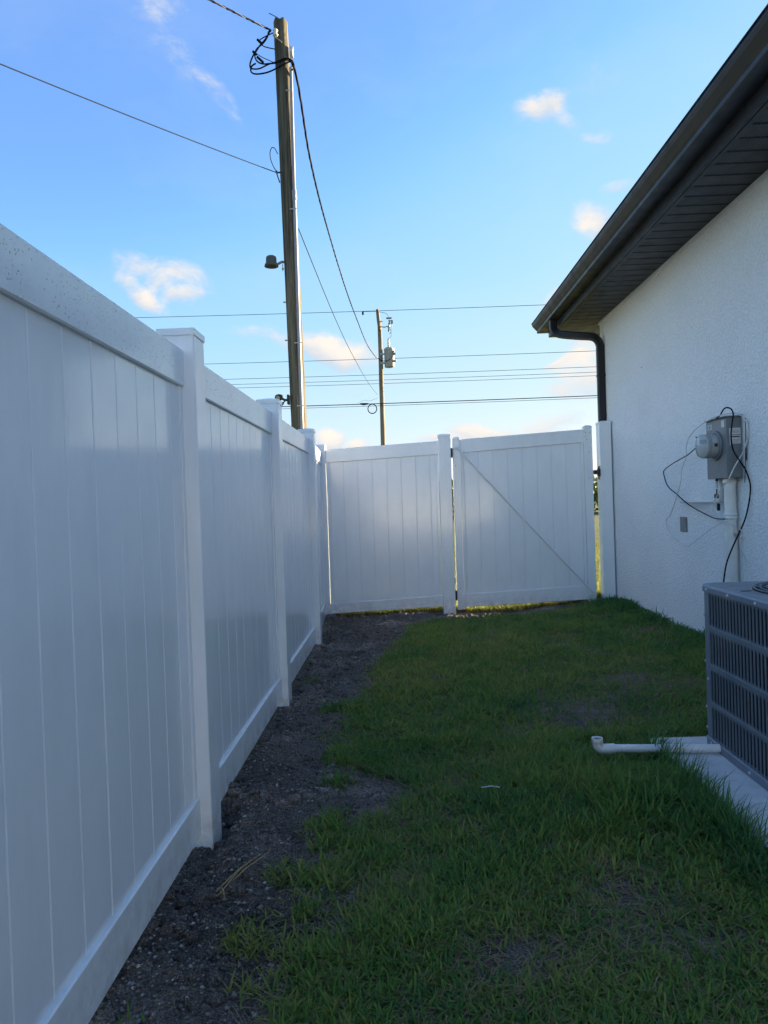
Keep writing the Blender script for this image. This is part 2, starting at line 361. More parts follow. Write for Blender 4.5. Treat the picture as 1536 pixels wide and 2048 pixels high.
def wood(name, a, b_, c):
    m_, t_, b = mat(name, a, .9, 0, .2)
    p = pos(t_, (34,34,.8)); n1 = noise(t_, p, 1.0, 6, .65); n2 = noise(t_, pos(t_, (5,5,.6)), 1.0, 4)
    n3 = noise(t_, pos(t_, (90,90,2.2)), 1.0, 3)
    c1 = ramp_(t_, n1, [(.30, c), (.48, a), (.72, b_)]); c2 = ramp_(t_, n2, [(.35,(.62,.62,.58)),(.65,(1.12,1.08,1.0))])
    mxn = node(t_, 'ShaderNodeMixRGB', blend_type='MULTIPLY'); mxn.inputs[0].default_value = 1; t_.links.new(c1, mxn.inputs[1]); t_.links.new(c2, mxn.inputs[2])
    crk = ramp_(t_, n3, [(.30,(.25,.25,.25)),(.40,(1,1,1))])
    mx2 = node(t_, 'ShaderNodeMixRGB', blend_type='MULTIPLY'); mx2.inputs[0].default_value = 1; t_.links.new(mxn.outputs[0], mx2.inputs[1]); t_.links.new(crk, mx2.inputs[2])
    t_.links.new(mx2.outputs[0], b.inputs['Base Color'])
    bump(t_, b, mth(t_, 'ADD', n1, n3), .8, .012); return m_
M['pole'] = wood('weathered_treated_wood', (.120,.112,.088), (.225,.205,.155), (.032,.030,.026))
M['pole_far'] = wood('far_pole_wood', (.26,.21,.15), (.36,.30,.22), (.14,.11,.08))
def soil(name, base, spec_=(.20,.18,.165)):
    m_, t_, b = mat(name, base, .95, 0, .25)
    p = pos(t_)
    big = ramp_(t_, noise(t_, p, 2.3, 6, .65), [(.3, tuple(x*.60 for x in base)), (.55, base), (.72, tuple(x*2.3 for x in base))])
    fine = ramp_(t_, noise(t_, p, 170, 3, .6), [(.30,(.30,.30,.30)),(.52,(.95,.95,.95)),(.72,(2.0,1.95,1.9))])
    mxn = node(t_, 'ShaderNodeMixRGB', blend_type='MULTIPLY'); mxn.inputs[0].default_value = 1; t_.links.new(big, mxn.inputs[1]); t_.links.new(fine, mxn.inputs[2])
    vo = node(t_, 'ShaderNodeTexVoronoi'); vo.inputs['Scale'].default_value = 75; t_.links.new(p, vo.inputs['Vector'])
    cell = node(t_, 'ShaderNodeSeparateColor'); t_.links.new(vo.outputs['Color'], cell.inputs[0])
    fl = mth(t_, 'MULTIPLY', mth(t_, 'GREATER_THAN', cell.outputs[0], .86), rng_(t_, vo.outputs['Distance'], .18, .3, 1, 0), True)
    mx2 = node(t_, 'ShaderNodeMixRGB'); t_.links.new(fl, mx2.inputs[0]); t_.links.new(mxn.outputs[0], mx2.inputs[1]); mx2.inputs[2].default_value = (*spec_, 1)
    t_.links.new(mx2.outputs[0], b.inputs['Base Color'])
    h = mth(t_, 'ADD', mth(t_, 'MULTIPLY', noise(t_, p, 45, 6, .75), 1.6), mth(t_, 'MULTIPLY', noise(t_, p, 210, 3), .5))
    bump(t_, b, h, 1.0, .03); return m_
M['soil'] = soil('dark_loose_soil', (.275,.228,.196))
M['lawn_far'] = soil('lawn_beyond_soil', (.09,.11,.03), (.22,.22,.08))
def grassmat(name, stops, trans=.5):
    m_ = bpy.data.materials.new(name); m_.use_nodes = True; t_ = m_.node_tree; t_.nodes.clear()
    at_ = node(t_, 'ShaderNodeAttribute', attribute_name='tint'); c = ramp_(t_, at_.outputs['Fac'], stops)
    p = node(t_, 'ShaderNodeBsdfPrincipled'); p.inputs['Roughness'].default_value = .6; p.inputs['Specular IOR Level'].default_value = .22; t_.links.new(c, p.inputs['Base Color'])
    tr = node(t_, 'ShaderNodeBsdfTranslucent'); t_.links.new(c, tr.inputs['Color'])
    mx_ = node(t_, 'ShaderNodeMixShader'); mx_.inputs[0].default_value = trans; t_.links.new(p.outputs[0], mx_.inputs[1]); t_.links.new(tr.outputs[0], mx_.inputs[2])
    o = node(t_, 'ShaderNodeOutputMaterial'); t_.links.new(mx_.outputs[0], o.inputs[0]); return m_
M['grass'] = grassmat('lawn_grass_blades', [(0,(.42,.32,.18)),(.16,(.34,.27,.12)),(.22,(.36,.36,.10)),(.45,(.235,.32,.070)),(.75,(.145,.275,.060)),(1,(.085,.20,.070))])
M['grass_far'] = grassmat('sunlit_lawn_blades', [(0,(.30,.26,.10)),(.3,(.19,.20,.05)),(1,(.10,.16,.03))], .5)
M['leaf'] = grassmat('tree_leaves', [(0,(.03,.05,.015)),(.5,(.05,.08,.02)),(1,(.09,.12,.035))], .3)

# ------------------------------------------------------------ ground
XF = [(-.40,1.0),(-.407,1.6),(-.38,1.77),(-.20,1.92),(-.11,2.0),(-.16,2.1),(-.27,2.25),(-.29,2.45),(-.22,2.62),(-.08,2.75),(-.05,2.9),(-.2,3.05),(-.38,3.25),(-.444,3.55),(-.40,4.0),(-.349,4.37),(-.24,5.0),(-.12,5.63),(-.03,6.3),(0.0,6.55),(.30,6.91),(.75,7.10),(1.25,7.28),(1.7,7.42),(2.3,7.50)]
BY = np.array([p[1] for p in XF]); BX = np.array([p[0] for p in XF])
def border(y): return np.interp(y, BY, BX)
def base_z(x): return .04 + .033*np.clip(x+.75, 0, 3.1)
def gz(x, y):
    x = np.asarray(x, float); y = np.asarray(y, float)
    z = base_z(x)
    d = np.clip((border(y)-x)/.35, 0, 1)                     # 1 on bare soil
    z = z + .012*(fbm(x,y,2.2,3,5)-.5)*2
    z = z + d*(.060*(fbm(x,y,2.6,4,11)-.5) + .042*(fbm(x,y,8,4,23)-.5) + .042*(np.abs(fbm(x,y,20,3,31)-.5)*2-.3) + .012*(fbm(x,y,55,2,37)-.5))
    z = z + .010*(fbm(x,y,12,3,41)-.5)
    def bumpf(cx,cy,rx,ry,h): return h*np.exp(-((x-cx)/rx)**2-((y-cy)/ry)**2)
    # soil heaped along the fence, with hollows scraped at the posts
    z = z + bumpf(-.60,2.80,.10,.22,.045) + bumpf(-.56,2.35,.12,.16,.030) + bumpf(-.62,3.35,.1,.3,.03) + bumpf(-.60,4.35,.12,.25,.03)+ bumpf(-.6,1.8,.12,.2,.02)
    z = z - bumpf(-.70,2.66,.045,.13,.085) - bumpf(-.72,2.45,.06,.10,.03) - bumpf(-.69,4.40,.05,.12,.05) - bumpf(-.70,6.05,.05,.12,.05) - bumpf(-.5,1.95,.05,.05,.02) - bumpf(-.42,2.62,.035,.035,.025)
    z = z + np.where(x < -.72, .010, 0)
    # soft dip below the gate so the lit lawn beyond shows under it
    z = z - bumpf(1.05,7.40,.75,.38,.074) - bumpf(.33,7.5,.09,.12,.03) - bumpf(-.60,7.5,.10,.10,.03) - bumpf(1.2,7.8,1.0,.2,.010)
    return z
def grid_mesh(name, xs, ys, zf, material, parent=None):
    X, Y = np.meshgrid(xs, ys); Z = zf(X, Y); nx, ny = len(xs), len(ys)
    co = np.stack([X, Y, Z], -1).reshape(-1, 3).astype(np.float32)
    i = np.arange(nx-1)[None,:] + nx*np.arange(ny-1)[:,None]
    q = np.stack([i, i+1, i+nx+1, i+nx], -1).reshape(-1, 4)
    me = bpy.data.meshes.new(name); me.vertices.add(len(co)); me.vertices.foreach_set('co', co.ravel())
    me.loops.add(q.size); me.loops.foreach_set('vertex_index', q.ravel().astype(np.int32))
    me.polygons.add(len(q)); me.polygons.foreach_set('loop_start', np.arange(0, q.size, 4, dtype=np.int32))
    me.polygons.foreach_set('use_smooth', np.ones(len(q), bool)); me.update(calc_edges=True); me.validate()
    me.materials.append(material); return link(name, me, parent)
yard = grid_mesh('yard_soil', np.arange(-.95, 2.42, .013), np.concatenate([np.arange(-1.0,1.2,.08), np.arange(1.2, 3.6, .011), np.arange(3.6, 8.4, .022)]), gz, M['soil'])
tag(yard, kind='structure')
# wide ground out to the horizon, with the yard's rectangle cut out of it by stepping well below
def far_z(X, Y):
    z = np.where(X > -.75, base_z(X), .04)
    inside = (X > -.93) & (X < 2.40) & (Y > -.98) & (Y < 8.38)
    return np.where(inside, z-.12, z)
gx = np.concatenate([[-900,-300,-120,-60,-30,-15,-8,-4,-2,-1.2,-.96,-.90], np.arange(-.6,2.3,.3), [2.38,2.44,3,4,8,15,30,60,120,300,900]])
gy = np.concatenate([[-900,-300,-100,-40,-15,-6,-3,-1.02,-.96], np.arange(0,8.1,.5), [8.36,8.42,9,10,12,15,20,28,40,60,100,200,400,900]])
ground = grid_mesh('ground', gx, gy, far_z, M['lawn_far']); tag(ground, kind='structure')

# ------------------------------------------------------------ soil crumbs
def scatter_crumbs():
    n = 52000
    y = 1.0 + 6.5*rng.random(n)**1.6; x = -.80 + 2.9*rng.random(n)**2.2
    b = border(y) + .10*(fbm(x,y,5,3,77)-.5)
    k = (x < b + .05) | (rng.random(n) < .04); x, y = x[k], y[k]; n = len(x)
    s = .0022 + .0062*rng.random(n)**3.5 + (rng.random(n) < .006)*.007
    octv = np.array([(1,0,0),(-1,0,0),(0,1,0),(0,-1,0),(0,0,1),(0,0,-1)], float)
    octf = np.array([(0,2,4),(2,1,4),(1,3,4),(3,0,4),(2,0,5),(1,2,5),(3,1,5),(0,3,5)])
    th = rng.random(n)*6.28; c_, s_ = np.cos(th), np.sin(th)
    v = octv[None]*(1+.35*(rng.random((n,6,1))-.5))*s[:,None,None]*np.array([1.25,1,.75])
    vx = v[...,0]*c_[:,None]-v[...,1]*s_[:,None]; vy = v[...,0]*s_[:,None]+v[...,1]*c_[:,None]
    co = np.stack([vx+x[:,None], vy+y[:,None], v[...,2]+(gz(x,y)+s*.4)[:,None]], -1).reshape(-1,3)
    f = (octf[None]+6*np.arange(n)[:,None,None]).reshape(-1,3)
    me = bpy.data.meshes.new('soil_crumbs'); me.vertices.add(len(co)); me.vertices.foreach_set('co', co.astype(np.float32).ravel())
    me.loops.add(f.size); me.loops.foreach_set('vertex_index', f.ravel().astype(np.int32)); me.polygons.add(len(f))
    me.polygons.foreach_set('loop_start', np.arange(0, f.size, 3, dtype=np.int32)); me.update(calc_edges=True)
    at_ = me.attributes.new('tint','FLOAT','POINT'); at_.data.foreach_set('value', np.repeat(rng.random(n),6).astype(np.float32))
    m_ = bpy.data.materials.new('crumb_soil'); m_.use_nodes = True; t_ = m_.node_tree; b_ = t_.nodes['Principled BSDF']; b_.inputs['Roughness'].default_value = .9
    a = node(t_, 'ShaderNodeAttribute', attribute_name='tint')
    t_.links.new(ramp_(t_, a.outputs['Fac'], [(0,(.05,.04,.035)),(.50,(.18,.15,.128)),(.88,(.30,.265,.235)),(1,(.46,.425,.38))]), b_.inputs['Base Color'])
    me.materials.append(m_)
    tag(link('soil_crumbs', me), 'loose crumbs of dark soil and tiny stones along the white fence', 'soil', kind='stuff')
scatter_crumbs()
def scatter_clods():
    """fist and thumb sized clods, half sunk"""
    import itertools
    bm = bmesh.new(); bmesh.ops.create_icosphere(bm, subdivisions=2, radius=1); ico = np.array([v.co[:] for v in bm.verts]); fc_ = np.array([[v.index for v in f.verts] for f in bm.faces]); bm.free()
    n = 5200; y = 1.0+6.4*rng.random(n)**1.35; x = -.74+1.6*rng.random(n)**1.7; k = (x < border(y)-.01) & (fbm(x,y,3,2,501) > .36); x, y = x[k], y[k]; n = len(x)
    s_ = .005+.026*rng.random(n)**4.0
    d = 1+.38*(rng.random((n, len(ico), 1))-.5)
    v = ico[None]*d*s_[:,None,None]*(np.array([1,1,.62])+.3*(rng.random((n,1,3))-.5))
    v = v+np.stack([x,y,gz(x,y)+s_*.15],-1)[:,None,:]
    f = (fc_[None]+len(ico)*np.arange(n)[:,None,None]).reshape(-1,3)
    me = bpy.data.meshes.new('soil_clods'); me.vertices.add(n*len(ico)); me.vertices.foreach_set('co', v.astype(np.float32).ravel())
    me.loops.add(f.size); me.loops.foreach_set('vertex_index', f.ravel().astype(np.int32)); me.polygons.add(len(f)); me.polygons.foreach_set('loop_start', np.arange(0,f.size,3,dtype=np.int32)); me.update(calc_edges=True)
    me.materials.append(M['soil']); tag(link('soil_clods', me), 'crumbly dark clods of dirt scattered along the fence', 'soil', kind='stuff')
scatter_clods()

# ------------------------------------------------------------ grass
def blades(name, bx, by, bz, az, L, lean, bend, w, tint, material):
    n = len(bx); K = 3
    ts = np.array([0, .38, .72, 1.0])
    dx, dy = np.cos(az), np.sin(az); px, py = -np.sin(az+.5*(rng.random(n)-.5)), np.cos(az+.5*(rng.random(n)-.5))
    P = np.zeros((n, 4, 3)); cur = np.stack([bx, by, bz], 1)
    P[:,0] = cur
    for i in range(1, 4):
        ang = lean + bend*(ts[i]+ts[i-1])/2; d = (ts[i]-ts[i-1])*L
        cur = cur + np.stack([np.sin(ang)*dx*d, np.sin(ang)*dy*d, np.cos(ang)*d], 1); P[:,i] = cur
    wd = np.stack([px, py, np.zeros(n)], 1)[:,None,:]*w[:,None,None]*np.array([.75,1.0,.7])[None,:,None]*.5
    V = np.zeros((n, 7, 3)); V[:,0:6:2] = P[:,:3]-wd; V[:,1:6:2] = P[:,:3]+wd; V[:,6] = P[:,3]
    base = 7*np.arange(n)[:,None]
    q = np.array([[0,1,3,2],[2,3,5,4]]); tri = np.array([4,5,6])
    loops = np.concatenate([(base+q.reshape(1,8)), base+tri[None]], 1).ravel().astype(np.int32)
    ls = (11*np.arange(n)[:,None]+np.array([0,4,8])[None]).ravel().astype(np.int32)
    me = bpy.data.meshes.new(name); me.vertices.add(n*7); me.vertices.foreach_set('co', V.astype(np.float32).ravel())
    me.loops.add(len(loops)); me.loops.foreach_set('vertex_index', loops); me.polygons.add(3*n); me.polygons.foreach_set('loop_start', ls)
    me.polygons.foreach_set('use_smooth', np.ones(3*n, bool)); me.update(calc_edges=True)
    a = me.attributes.new('tint','FLOAT','POINT'); a.data.foreach_set('value', np.repeat(np.clip(tint,0,1),7).astype(np.float32))
    me.materials.append(material); return link(name, me)
PATCH = [(.60,2.04,.20,.16),(.98,3.82,.22,.25),(1.95,5.85,.25,.2),(1.30,1.9,.18,.2),(.25,1.75,.12,.15),(1.35,4.3,.25,.2),(.2,2.9,.1,.1),(1.2,2.0,.15,.15)]
TUFTS = [(-.29,2.585,.07),(-.28,2.44,.05),(-.392,2.214,.05),(-.249,2.208,.07),(-.478,1.945,.05),(-.43,1.90,.04),(-.30,2.03,.05),(-.35,4.1,.1),(-.62,4.72,.03),(-.30,3.0,.05),(-.5,1.45,.05),(-.32,1.86,.05),(-.66,1.62,.02)]
PAD = (1.085, 2.15, 2.0, 3.20)
def lawn():
    n = 125000
    # near part gets more tufts
    u = rng.random(n); y = np.where(u < .50, 1.15+2.3*rng.random(n), 3.3+4.25*rng.random(n)); x = -.65+2.95*rng.random(n)
    jag = .30*(fbm(x,y,4.5,3,61)-.5)+.16*(fbm(x,y,16,2,67)-.5)
    s = (x-border(y)-jag)
    keep = np.clip(s/.10, 0, 1)
    keep = keep*(.35+.65*np.clip((fbm(x,y,5,3,91)-.28)/.25, 0, 1))
    thin = fbm(x,y,1.7,3,131)
    keep = keep*(.55+.45*np.clip((thin-.30)/.2,0,1))
    dry = np.zeros(n)
    for cx,cy,rx,ry in PATCH:
        g = np.exp(-((x-cx)/rx)**2-((y-cy)/ry)**2); dry = np.maximum(dry, g)
    keep = keep*(1-.72*dry)
    for cx,cy,r_ in TUFTS: keep = np.maximum(keep, .8*np.exp(-(((x-cx)**2+(y-cy)**2)/(r_*r_))))
    keep = np.where((x > PAD[0]-.005) & (y > PAD[2]) & (y < PAD[3]+.01), 0, keep)
    keep = np.where(x > 2.235, 0, keep)
    k = rng.random(n) < keep; x, y, dry = x[k], y[k], dry[k]; n = len(x)
    m_ = 4; tx = np.repeat(x, m_); ty = np.repeat(y, m_); td = np.repeat(dry, m_); N_ = len(tx)
    tone = np.repeat(.52 + .9*(fbm(x,y,1.3,3,201)-.5)+.5*(fbm(x,y,7,2,207)-.5)+.14*rng.standard_normal(n), m_)
    near = np.repeat(y < 3.4, m_)
    sp = np.where(near, .014, .022)
    bx = tx+sp*rng.standard_normal(N_); by = ty+sp*rng.standard_normal(N_)
    az = rng.random(N_)*6.283
    hmap = .55+.9*fbm(bx,by,3.2,3,301)
    L = (.030+.034*rng.random(N_))*hmap
    tall = np.exp(-((bx-.88)/.26)**2-((by-2.72)/.42)**2)+.9*np.exp(-((bx-1.02)/.07)**2-((by-2.3)/.55)**2)+.75*np.exp(-((bx-2.2)/.17)**2)*(by>4.2)*(.3+fbm(bx,by,2.5,2,351))+.5*np.exp(-((bx-2.0)/.2)**2-((by-7.2)/.25)**2)+.35*np.exp(-((bx-.45)/.35)**2-((by-2.5)/.3)**2)
    tall = np.clip(tall, 0, 1.1)
    L = L*(1+1.25*tall*(.3+1.0*rng.random(N_)**1.5))
    # sparse pioneers on the soil side stay short
    lean = np.clip(np.abs(.60*rng.standard_normal(N_))+.22, 0, 1.3)*(1-.5*np.clip(tall,0,1)); bend = .3+1.1*rng.random(N_)
    w = np.where(near, .0050, .0068)*(.7+.7*rng.random(N_))*(1+.2*tall)
    dead = (rng.random(N_) < .24+.5*td)
    # nothing tall stands between the viewer's side and the drain pipe or on its far side
    lim = np.where((bx > .74) & (by < 3.3), np.clip(1.235-.3687*by-gz(bx,by)-.012, .035, 1), 1)
    L = np.where(rng.random(N_) < .94, np.minimum(L, lim), L)
    L = L*np.where((by > 6.95) & (bx < 1.75), .55, 1)
    lean = np.where(dead, np.clip(lean+.75, 0, 1.45), lean); bend = np.where(dead, .1, bend); w = np.where(dead, w*.65, w)
    tint = np.where(dead, .17*rng.random(N_), np.clip(tone+.35*np.clip(tall,0,1)+.10*rng.standard_normal(N_), .24, 1))
    z = gz(bx, by)-.003
    near_ok = (bx < PAD[0]-.004) | (by > PAD[3]+.006) | (by < PAD[2])
    o = blades('lawn_grass', bx[near_ok], by[near_ok], z[near_ok], az[near_ok], L[near_ok], lean[near_ok], bend[near_ok], w[near_ok], tint[near_ok], M['grass'])
    tag(o, 'short patchy green lawn between the dirt strip and the white house wall', 'grass', kind='stuff')
    # loose thatch and dead clippings lying flat
    n = 46000; y = 1.15+6.2*rng.random(n)**1.3; x = -.7+2.9*rng.random(n); s = x-border(y)
    k = (rng.random(n) < np.where(s > 0, .8, .05)) & (x < 2.23) & ~((x > PAD[0]-.03) & (y > PAD[2]) & (y < PAD[3]+.03)); x, y = x[k], y[k]; n = len(x)
    o = blades('dead_grass_thatch', x, y, gz(x,y)+.004+.012*rng.random(n), rng.random(n)*6.28, .025+.05*rng.random(n), 1.35+.18*rng.random(n), .1*rng.standard_normal(n), .0016+.0014*rng.random(n), .13*rng.random(n), M['grass'])
    tag(o, 'dead straw coloured clippings lying in the lawn and on the dirt', 'dead grass', kind='stuff')
    # long wild blades hanging over the slab edge
    n = 420; bx = PAD[0]-.012-.05*rng.random(n)**2; by = 2.02+1.12*rng.random(n); az = rng.normal(0, 1.3, n)
    o = blades('edge_grass', bx, by, gz(bx,by), az, .09+.11*rng.random(n), .05+.25*rng.random(n), .3+1.0*rng.random(n), .0032+.002*rng.random(n), .8+.2*rng.random(n), M['grass'])
    tag(o, 'long dark green blades of grass leaning over the slab edge', 'grass', kind='stuff')
    # the sunlit lawn beyond the end fence
    n = 60000; x = -3+9*rng.random(n); y = 7.60+9*rng.random(n)**2.0
    zz = np.where((x < 2.38) & (x > -.93) & (y < 8.36), gz(x,y), np.where(x > -.75, base_z(x), .04))
    o = blades('sunlit_lawn_grass', x, y, zz-.004, rng.random(n)*6.28, .05+.05*rng.random(n), .1+.5*rng.random(n), .2+.8*rng.random(n), .006+.004*rng.random(n), rng.random(n), M['grass_far'])
    tag(o, 'bright sunlit lawn beyond the gate, seen under it and through its gaps', 'grass', kind='stuff')
lawn()

# ------------------------------------------------------------ left fence
XR = -.70; XW = -.827; XC = -.7635
BOARD_T = .011; RAIL_T = .025
ZB0, ZB1, ZT0, ZT1 = .085, .222, 1.662, 1.792
fence = empty('vinyl_fence', (XC, 4, 0), 'long white vinyl privacy fence running along the dirt strip on the left', 'fence')
POSTS = [-11.24, -9.53, -7.81, -6.10, -4.38, -2.68, -.96, .76, 2.47, 4.185, 5.895, 7.60]  # unseen bays far behind the camera are added to bounce sunlight
post_mb = MB().box(-.0635, .0635, 0, .127, -.25, 1.845, .003)
cap_mb = MB()
def cap_shape(mb, x0, x1, y0, y1, z, h=.026, e=.004):
    mb.box(x0-e, x1+e, y0-e, y1+e, z, z+h, .002)
    cx, cy = (x0+x1)/2, (y0+y1)/2
    i = .002
    mb.poly([(x0-e+i,y0-e+i,z+h),(x1+e-i,y0-e+i,z+h),(x1+e-i,y1+e-i,z+h),(x0-e+i,y1+e-i,z+h),(cx-.02,cy-.02,z+h+.012),(cx+.02,cy-.02,z+h+.012),(cx+.02,cy+.02,z+h+.012),(cx-.02,cy+.02,z+h+.012)],
            [(0,1,5,4),(1,2,6,5),(2,3,7,6),(3,0,4,7),(4,5,6,7)])
    return mb
post_me = cap_me = None
for i, y in enumerate(POSTS):
    if y > 7.4: y = 7.5
    loc = Vector((XC-(.0765 if y > 7.4 else 0), y, 0)) - fence.location
    if post_me is None:
        p = MB().box(-.0635, .0635, 0, .127, -.25, 1.845, .003).build('post', M['vinyl_dew'], fence, loc); post_me = p.data
        c = cap_shape(MB(), -.0635, .0635, 0, .127, 1.842).build('cap', M['vinyl_dew'], p, Vector((0,0,0))); cap_me = c.data
    else:
        p = link('post', post_me, fence, loc); c = link('cap', cap_me, p, Vector((0,0,0)))
def board_profile(y0, y1, t=BOARD_T, g=.0018, v=.0022):
    return [(-t+v, y0+g), (t-v, y0+g), (t, y0+g+v), (t, y1-g-v), (t-v, y1-g), (-t+v, y1-g), (-t, y1-g-v), (-t, y0+g+v)]
bme = {}
def rail_mesh(mb, y0, y1, z0, z1, top_open=True):
    t = RAIL_T; c = .004
    mb.prism([(-t, z0+c), (-t+c, z0), (t-c, z0), (t, z0+c), (t, z1-c), (t-c, z1), (-t+c, z1), (-t, z1-c)], 'y', y0, y1); return mb
def left_panel(ya, yb, phase):
    global PANEL; PANEL = []
    o = Vector((XC, 0, 0)) - fence.location
    rail_mesh(MB(), ya, yb, ZT0, ZT1).build('top_rail', M['vinyl_rail'], fence, o)
    rail_mesh(MB(), ya, yb, ZB0, ZB1).build('bottom_rail', M['vinyl_dew'], fence, o)
    for a, b in ((ya, ya+.032), (yb-.032, yb)):
        MB().box(-.017, .017, a, b, ZB1, ZT0, .0015).build('end_channel', M['vinyl_dew'], fence, o)
    MB().box(-.004, .004, ya+.03, yb-.03, ZB1, ZT0).build('board_tongue', M['vinyl'], fence, o)
    ys = [ya+.032]; y = phase
    while y < yb-.04:
        if y > ya+.06: ys.append(y)
        y += .150
    ys.append(yb-.032)
    for a, b in zip(ys[:-1], ys[1:]):
        w = round(b-a, 3)
        if w not in bme:
            bme[w] = None
            q = MB().prism(board_profile(0, w), 'z', ZB1+.001, ZT0-.001).build('board', M['vinyl_dew'], fence, o+Vector((0,a,0))); bme[w] = q.data
        else: q = link('board', bme[w], fence, o+Vector((0,a,0)))
        q.location.x += random.uniform(-.0006, .0006)
for i in range(len(POSTS)-1):
    a = POSTS[i]+.127; b = POSTS[i+1] if i < len(POSTS)-2 else 7.5
    ph = 1.445-.150*4 + (POSTS[i]-.76)/1.0
    before = set(fence.children)
    left_panel(a, b, ph)
    if i == len(POSTS)-2:                                    # the last bay swings out a little to the corner
        ang = math.atan2(.0765, b-a); pv = Vector((XC, a, 0))-fence.location; Rm = Matrix.Rotation(ang, 3, 'Z')
        for q in fence.children:
            if q not in before: q.location = pv + Rm @ (q.location-pv); q.rotation_euler.z = ang

# unseen rear fence behind the photographer, added to bounce sunlight into the shade
rear = empty('rear_bounce_fence', (4, -11.3, 0), 'unseen white vinyl fence added behind the photographer to bounce sunlight', 'fence')
for k in range(6):
    x0_ = -.70+1.84*k
    MB().box(x0_, x0_+1.71, -11.20, -11.15, ZB0, ZB1).box(x0_, x0_+1.71, -11.20, -11.15, ZT0, ZT1).box(x0_, x0_+1.71, -11.186, -11.164, ZB1, ZT0).build('panel', M['vinyl'], rear)
    MB().box(x0_+1.712, x0_+1.838, -11.24, -11.11, -.2, 1.86, .003).build('post', M['vinyl'], rear)

# ------------------------------------------------------------ end fence section, gate, latch post (they climb to the right)
YC = 7.5635
def sl(mb_pts_z): pass
def sloped_rail(x0, x1, z00, z01, z10, z11, t=RAIL_T, yc=YC):
    c = .003
    vs = []
    for x, a, b in ((x0, z00, z10), (x1, z01, z11)):
        vs += [(x, yc-t, a+c), (x, yc-t+c, a), (x, yc+t-c, a), (x, yc+t, a+c), (x, yc+t, b-c), (x, yc+t-c, b), (x, yc-t+c, b), (x, yc-t, b-c)]
    fs = [(k, (k+1)%8, 8+(k+1)%8, 8+k) for k in range(8)] + [tuple(reversed(range(8))), tuple(range(8,16))]
    return MB().poly(vs, fs)
def sloped_board(x0, x1, zb, zt, t=BOARD_T, yc=YC, g=.0018, v=.0022):
    pr = [(x0+g, -t+v), (x0+g+v, -t), (x1-g-v, -t), (x1-g, -t+v), (x1-g, t-v), (x1-g-v, t), (x0+g+v, t), (x0+g, t-v)]
    vs = [(x, yc+y, zb(x)) for x, y in pr] + [(x, yc+y, zt(x)) for x, y in pr]
    return MB().poly(vs, [(k, (k+1)%8, 8+(k+1)%8, 8+k) for k in range(8)] + [tuple(reversed(range(8))), tuple(range(8,16))])
lin = lambda x0, z0, x1, z1: (lambda x: z0+(z1-z0)*(x-x0)/(x1-x0))
endf = empty('fence_section', (0, YC, 0), 'short white vinyl fence section between the left corner and the gate', 'fence')
zb0 = lin(-.70,.072,.424,.112); zb1 = lin(-.70,.180,.424,.226); zt0 = lin(-.70,1.682,.424,1.725); zt1 = lin(-.70,1.822,.424,1.868)
xa, xb = -.7755, .423
sloped_rail(xa, xb, zt0(xa), zt0(xb), zt1(xa), zt1(xb)).build('top_rail', M['vinyl'], endf)
sloped_rail(xa, xb, zb0(xa), zb0(xb), zb1(xa), zb1(xb)).build('bottom_rail', M['vinyl'], endf)
for a, b in ((xa+.0025, xa+.036), (xb-.034, xb-.002)): sloped_board(a, b, zb1, zt0, .016, g=0, v=.002).build('end_channel', M['vinyl'], endf)
sloped_board(xa+.03, xb-.03, zb1, zt0, .004, g=0, v=0.0005).build('board_tongue', M['vinyl'], endf)
xs = [xa+.036]+[-.591+.1535*k for k in range(7)]+[xb-.034]
for a, b in zip(xs[:-1], xs[1:]): sloped_board(a, b, lambda x: zb1(x)+.001, lambda x: zt0(x)-.001).build('board', M['vinyl'], endf)
p = MB().box(.424, .551, 7.5, 7.627, -.2, 1.908, .003).build('post', M['vinyl'], endf); cap_shape(MB(), .424, .551, 7.5, 7.627, 1.905).build('cap', M['vinyl'], p)

gate = empty('gate', (1.3, YC, 0), 'closed white vinyl gate with a thin diagonal brace rod, beside the house', 'gate')
gb0 = lin(.65,.098,1.955,.137); gb1 = lin(.65,.232,1.955,.287); gt0 = lin(.65,1.733,1.955,1.798); gt1 = lin(.65,1.876,1.955,1.935)
GY = YC
for x0, x1, z0, z1 in ((.573,.651,.072,1.880), (1.957,2.042,.118,1.950)):
    q = MB().box(x0, x1, GY-.034, GY+.034, z0, z1, .003).build('stile', M['vinyl'], gate)
    cap_shape(MB(), x0, x1, GY-.034, GY+.034, z1-.002, .016, .002).build('cap', M['vinyl'], q)
ga, gb_ = .6515, 1.9565
sloped_rail(ga, gb_, gt0(ga), gt0(gb_), gt1(ga), gt1(gb_)).build('top_rail', M['vinyl'], gate)
sloped_rail(ga, gb_, gb0(ga), gb0(gb_), gb1(ga), gb1(gb_)).build('bottom_rail', M['vinyl'], gate)
for a, b in ((ga+.002, ga+.034), (gb_-.032, gb_-.002)): sloped_board(a, b, gb1, gt0, .016, g=0, v=.002).build('end_channel', M['vinyl'], gate)
sloped_board(ga+.03, gb_-.03, gb1, gt0, .004, g=0, v=0.0005).build('board_tongue', M['vinyl'], gate)
xs = [ga+.034]+[.842+.1545*k for k in range(7)]+[gb_-.032]
for a, b in zip(xs[:-1], xs[1:]): sloped_board(a, b, lambda x: gb1(x)+.001, lambda x: gt0(x)-.001).build('board', M['vinyl'], gate)
M['brace'] = mat('brushed_brace_rod', (.74,.75,.76), .4, .1)[0]
br = MB().tube([(.607,7.508,1.795),(2.004,7.508,.212)], .0090, 8).build('brace_rod', M['brace'], gate)
MB().box(1.285,1.325,7.498,7.516,.985,1.02,.003).build('turnbuckle', M['brace'], br)
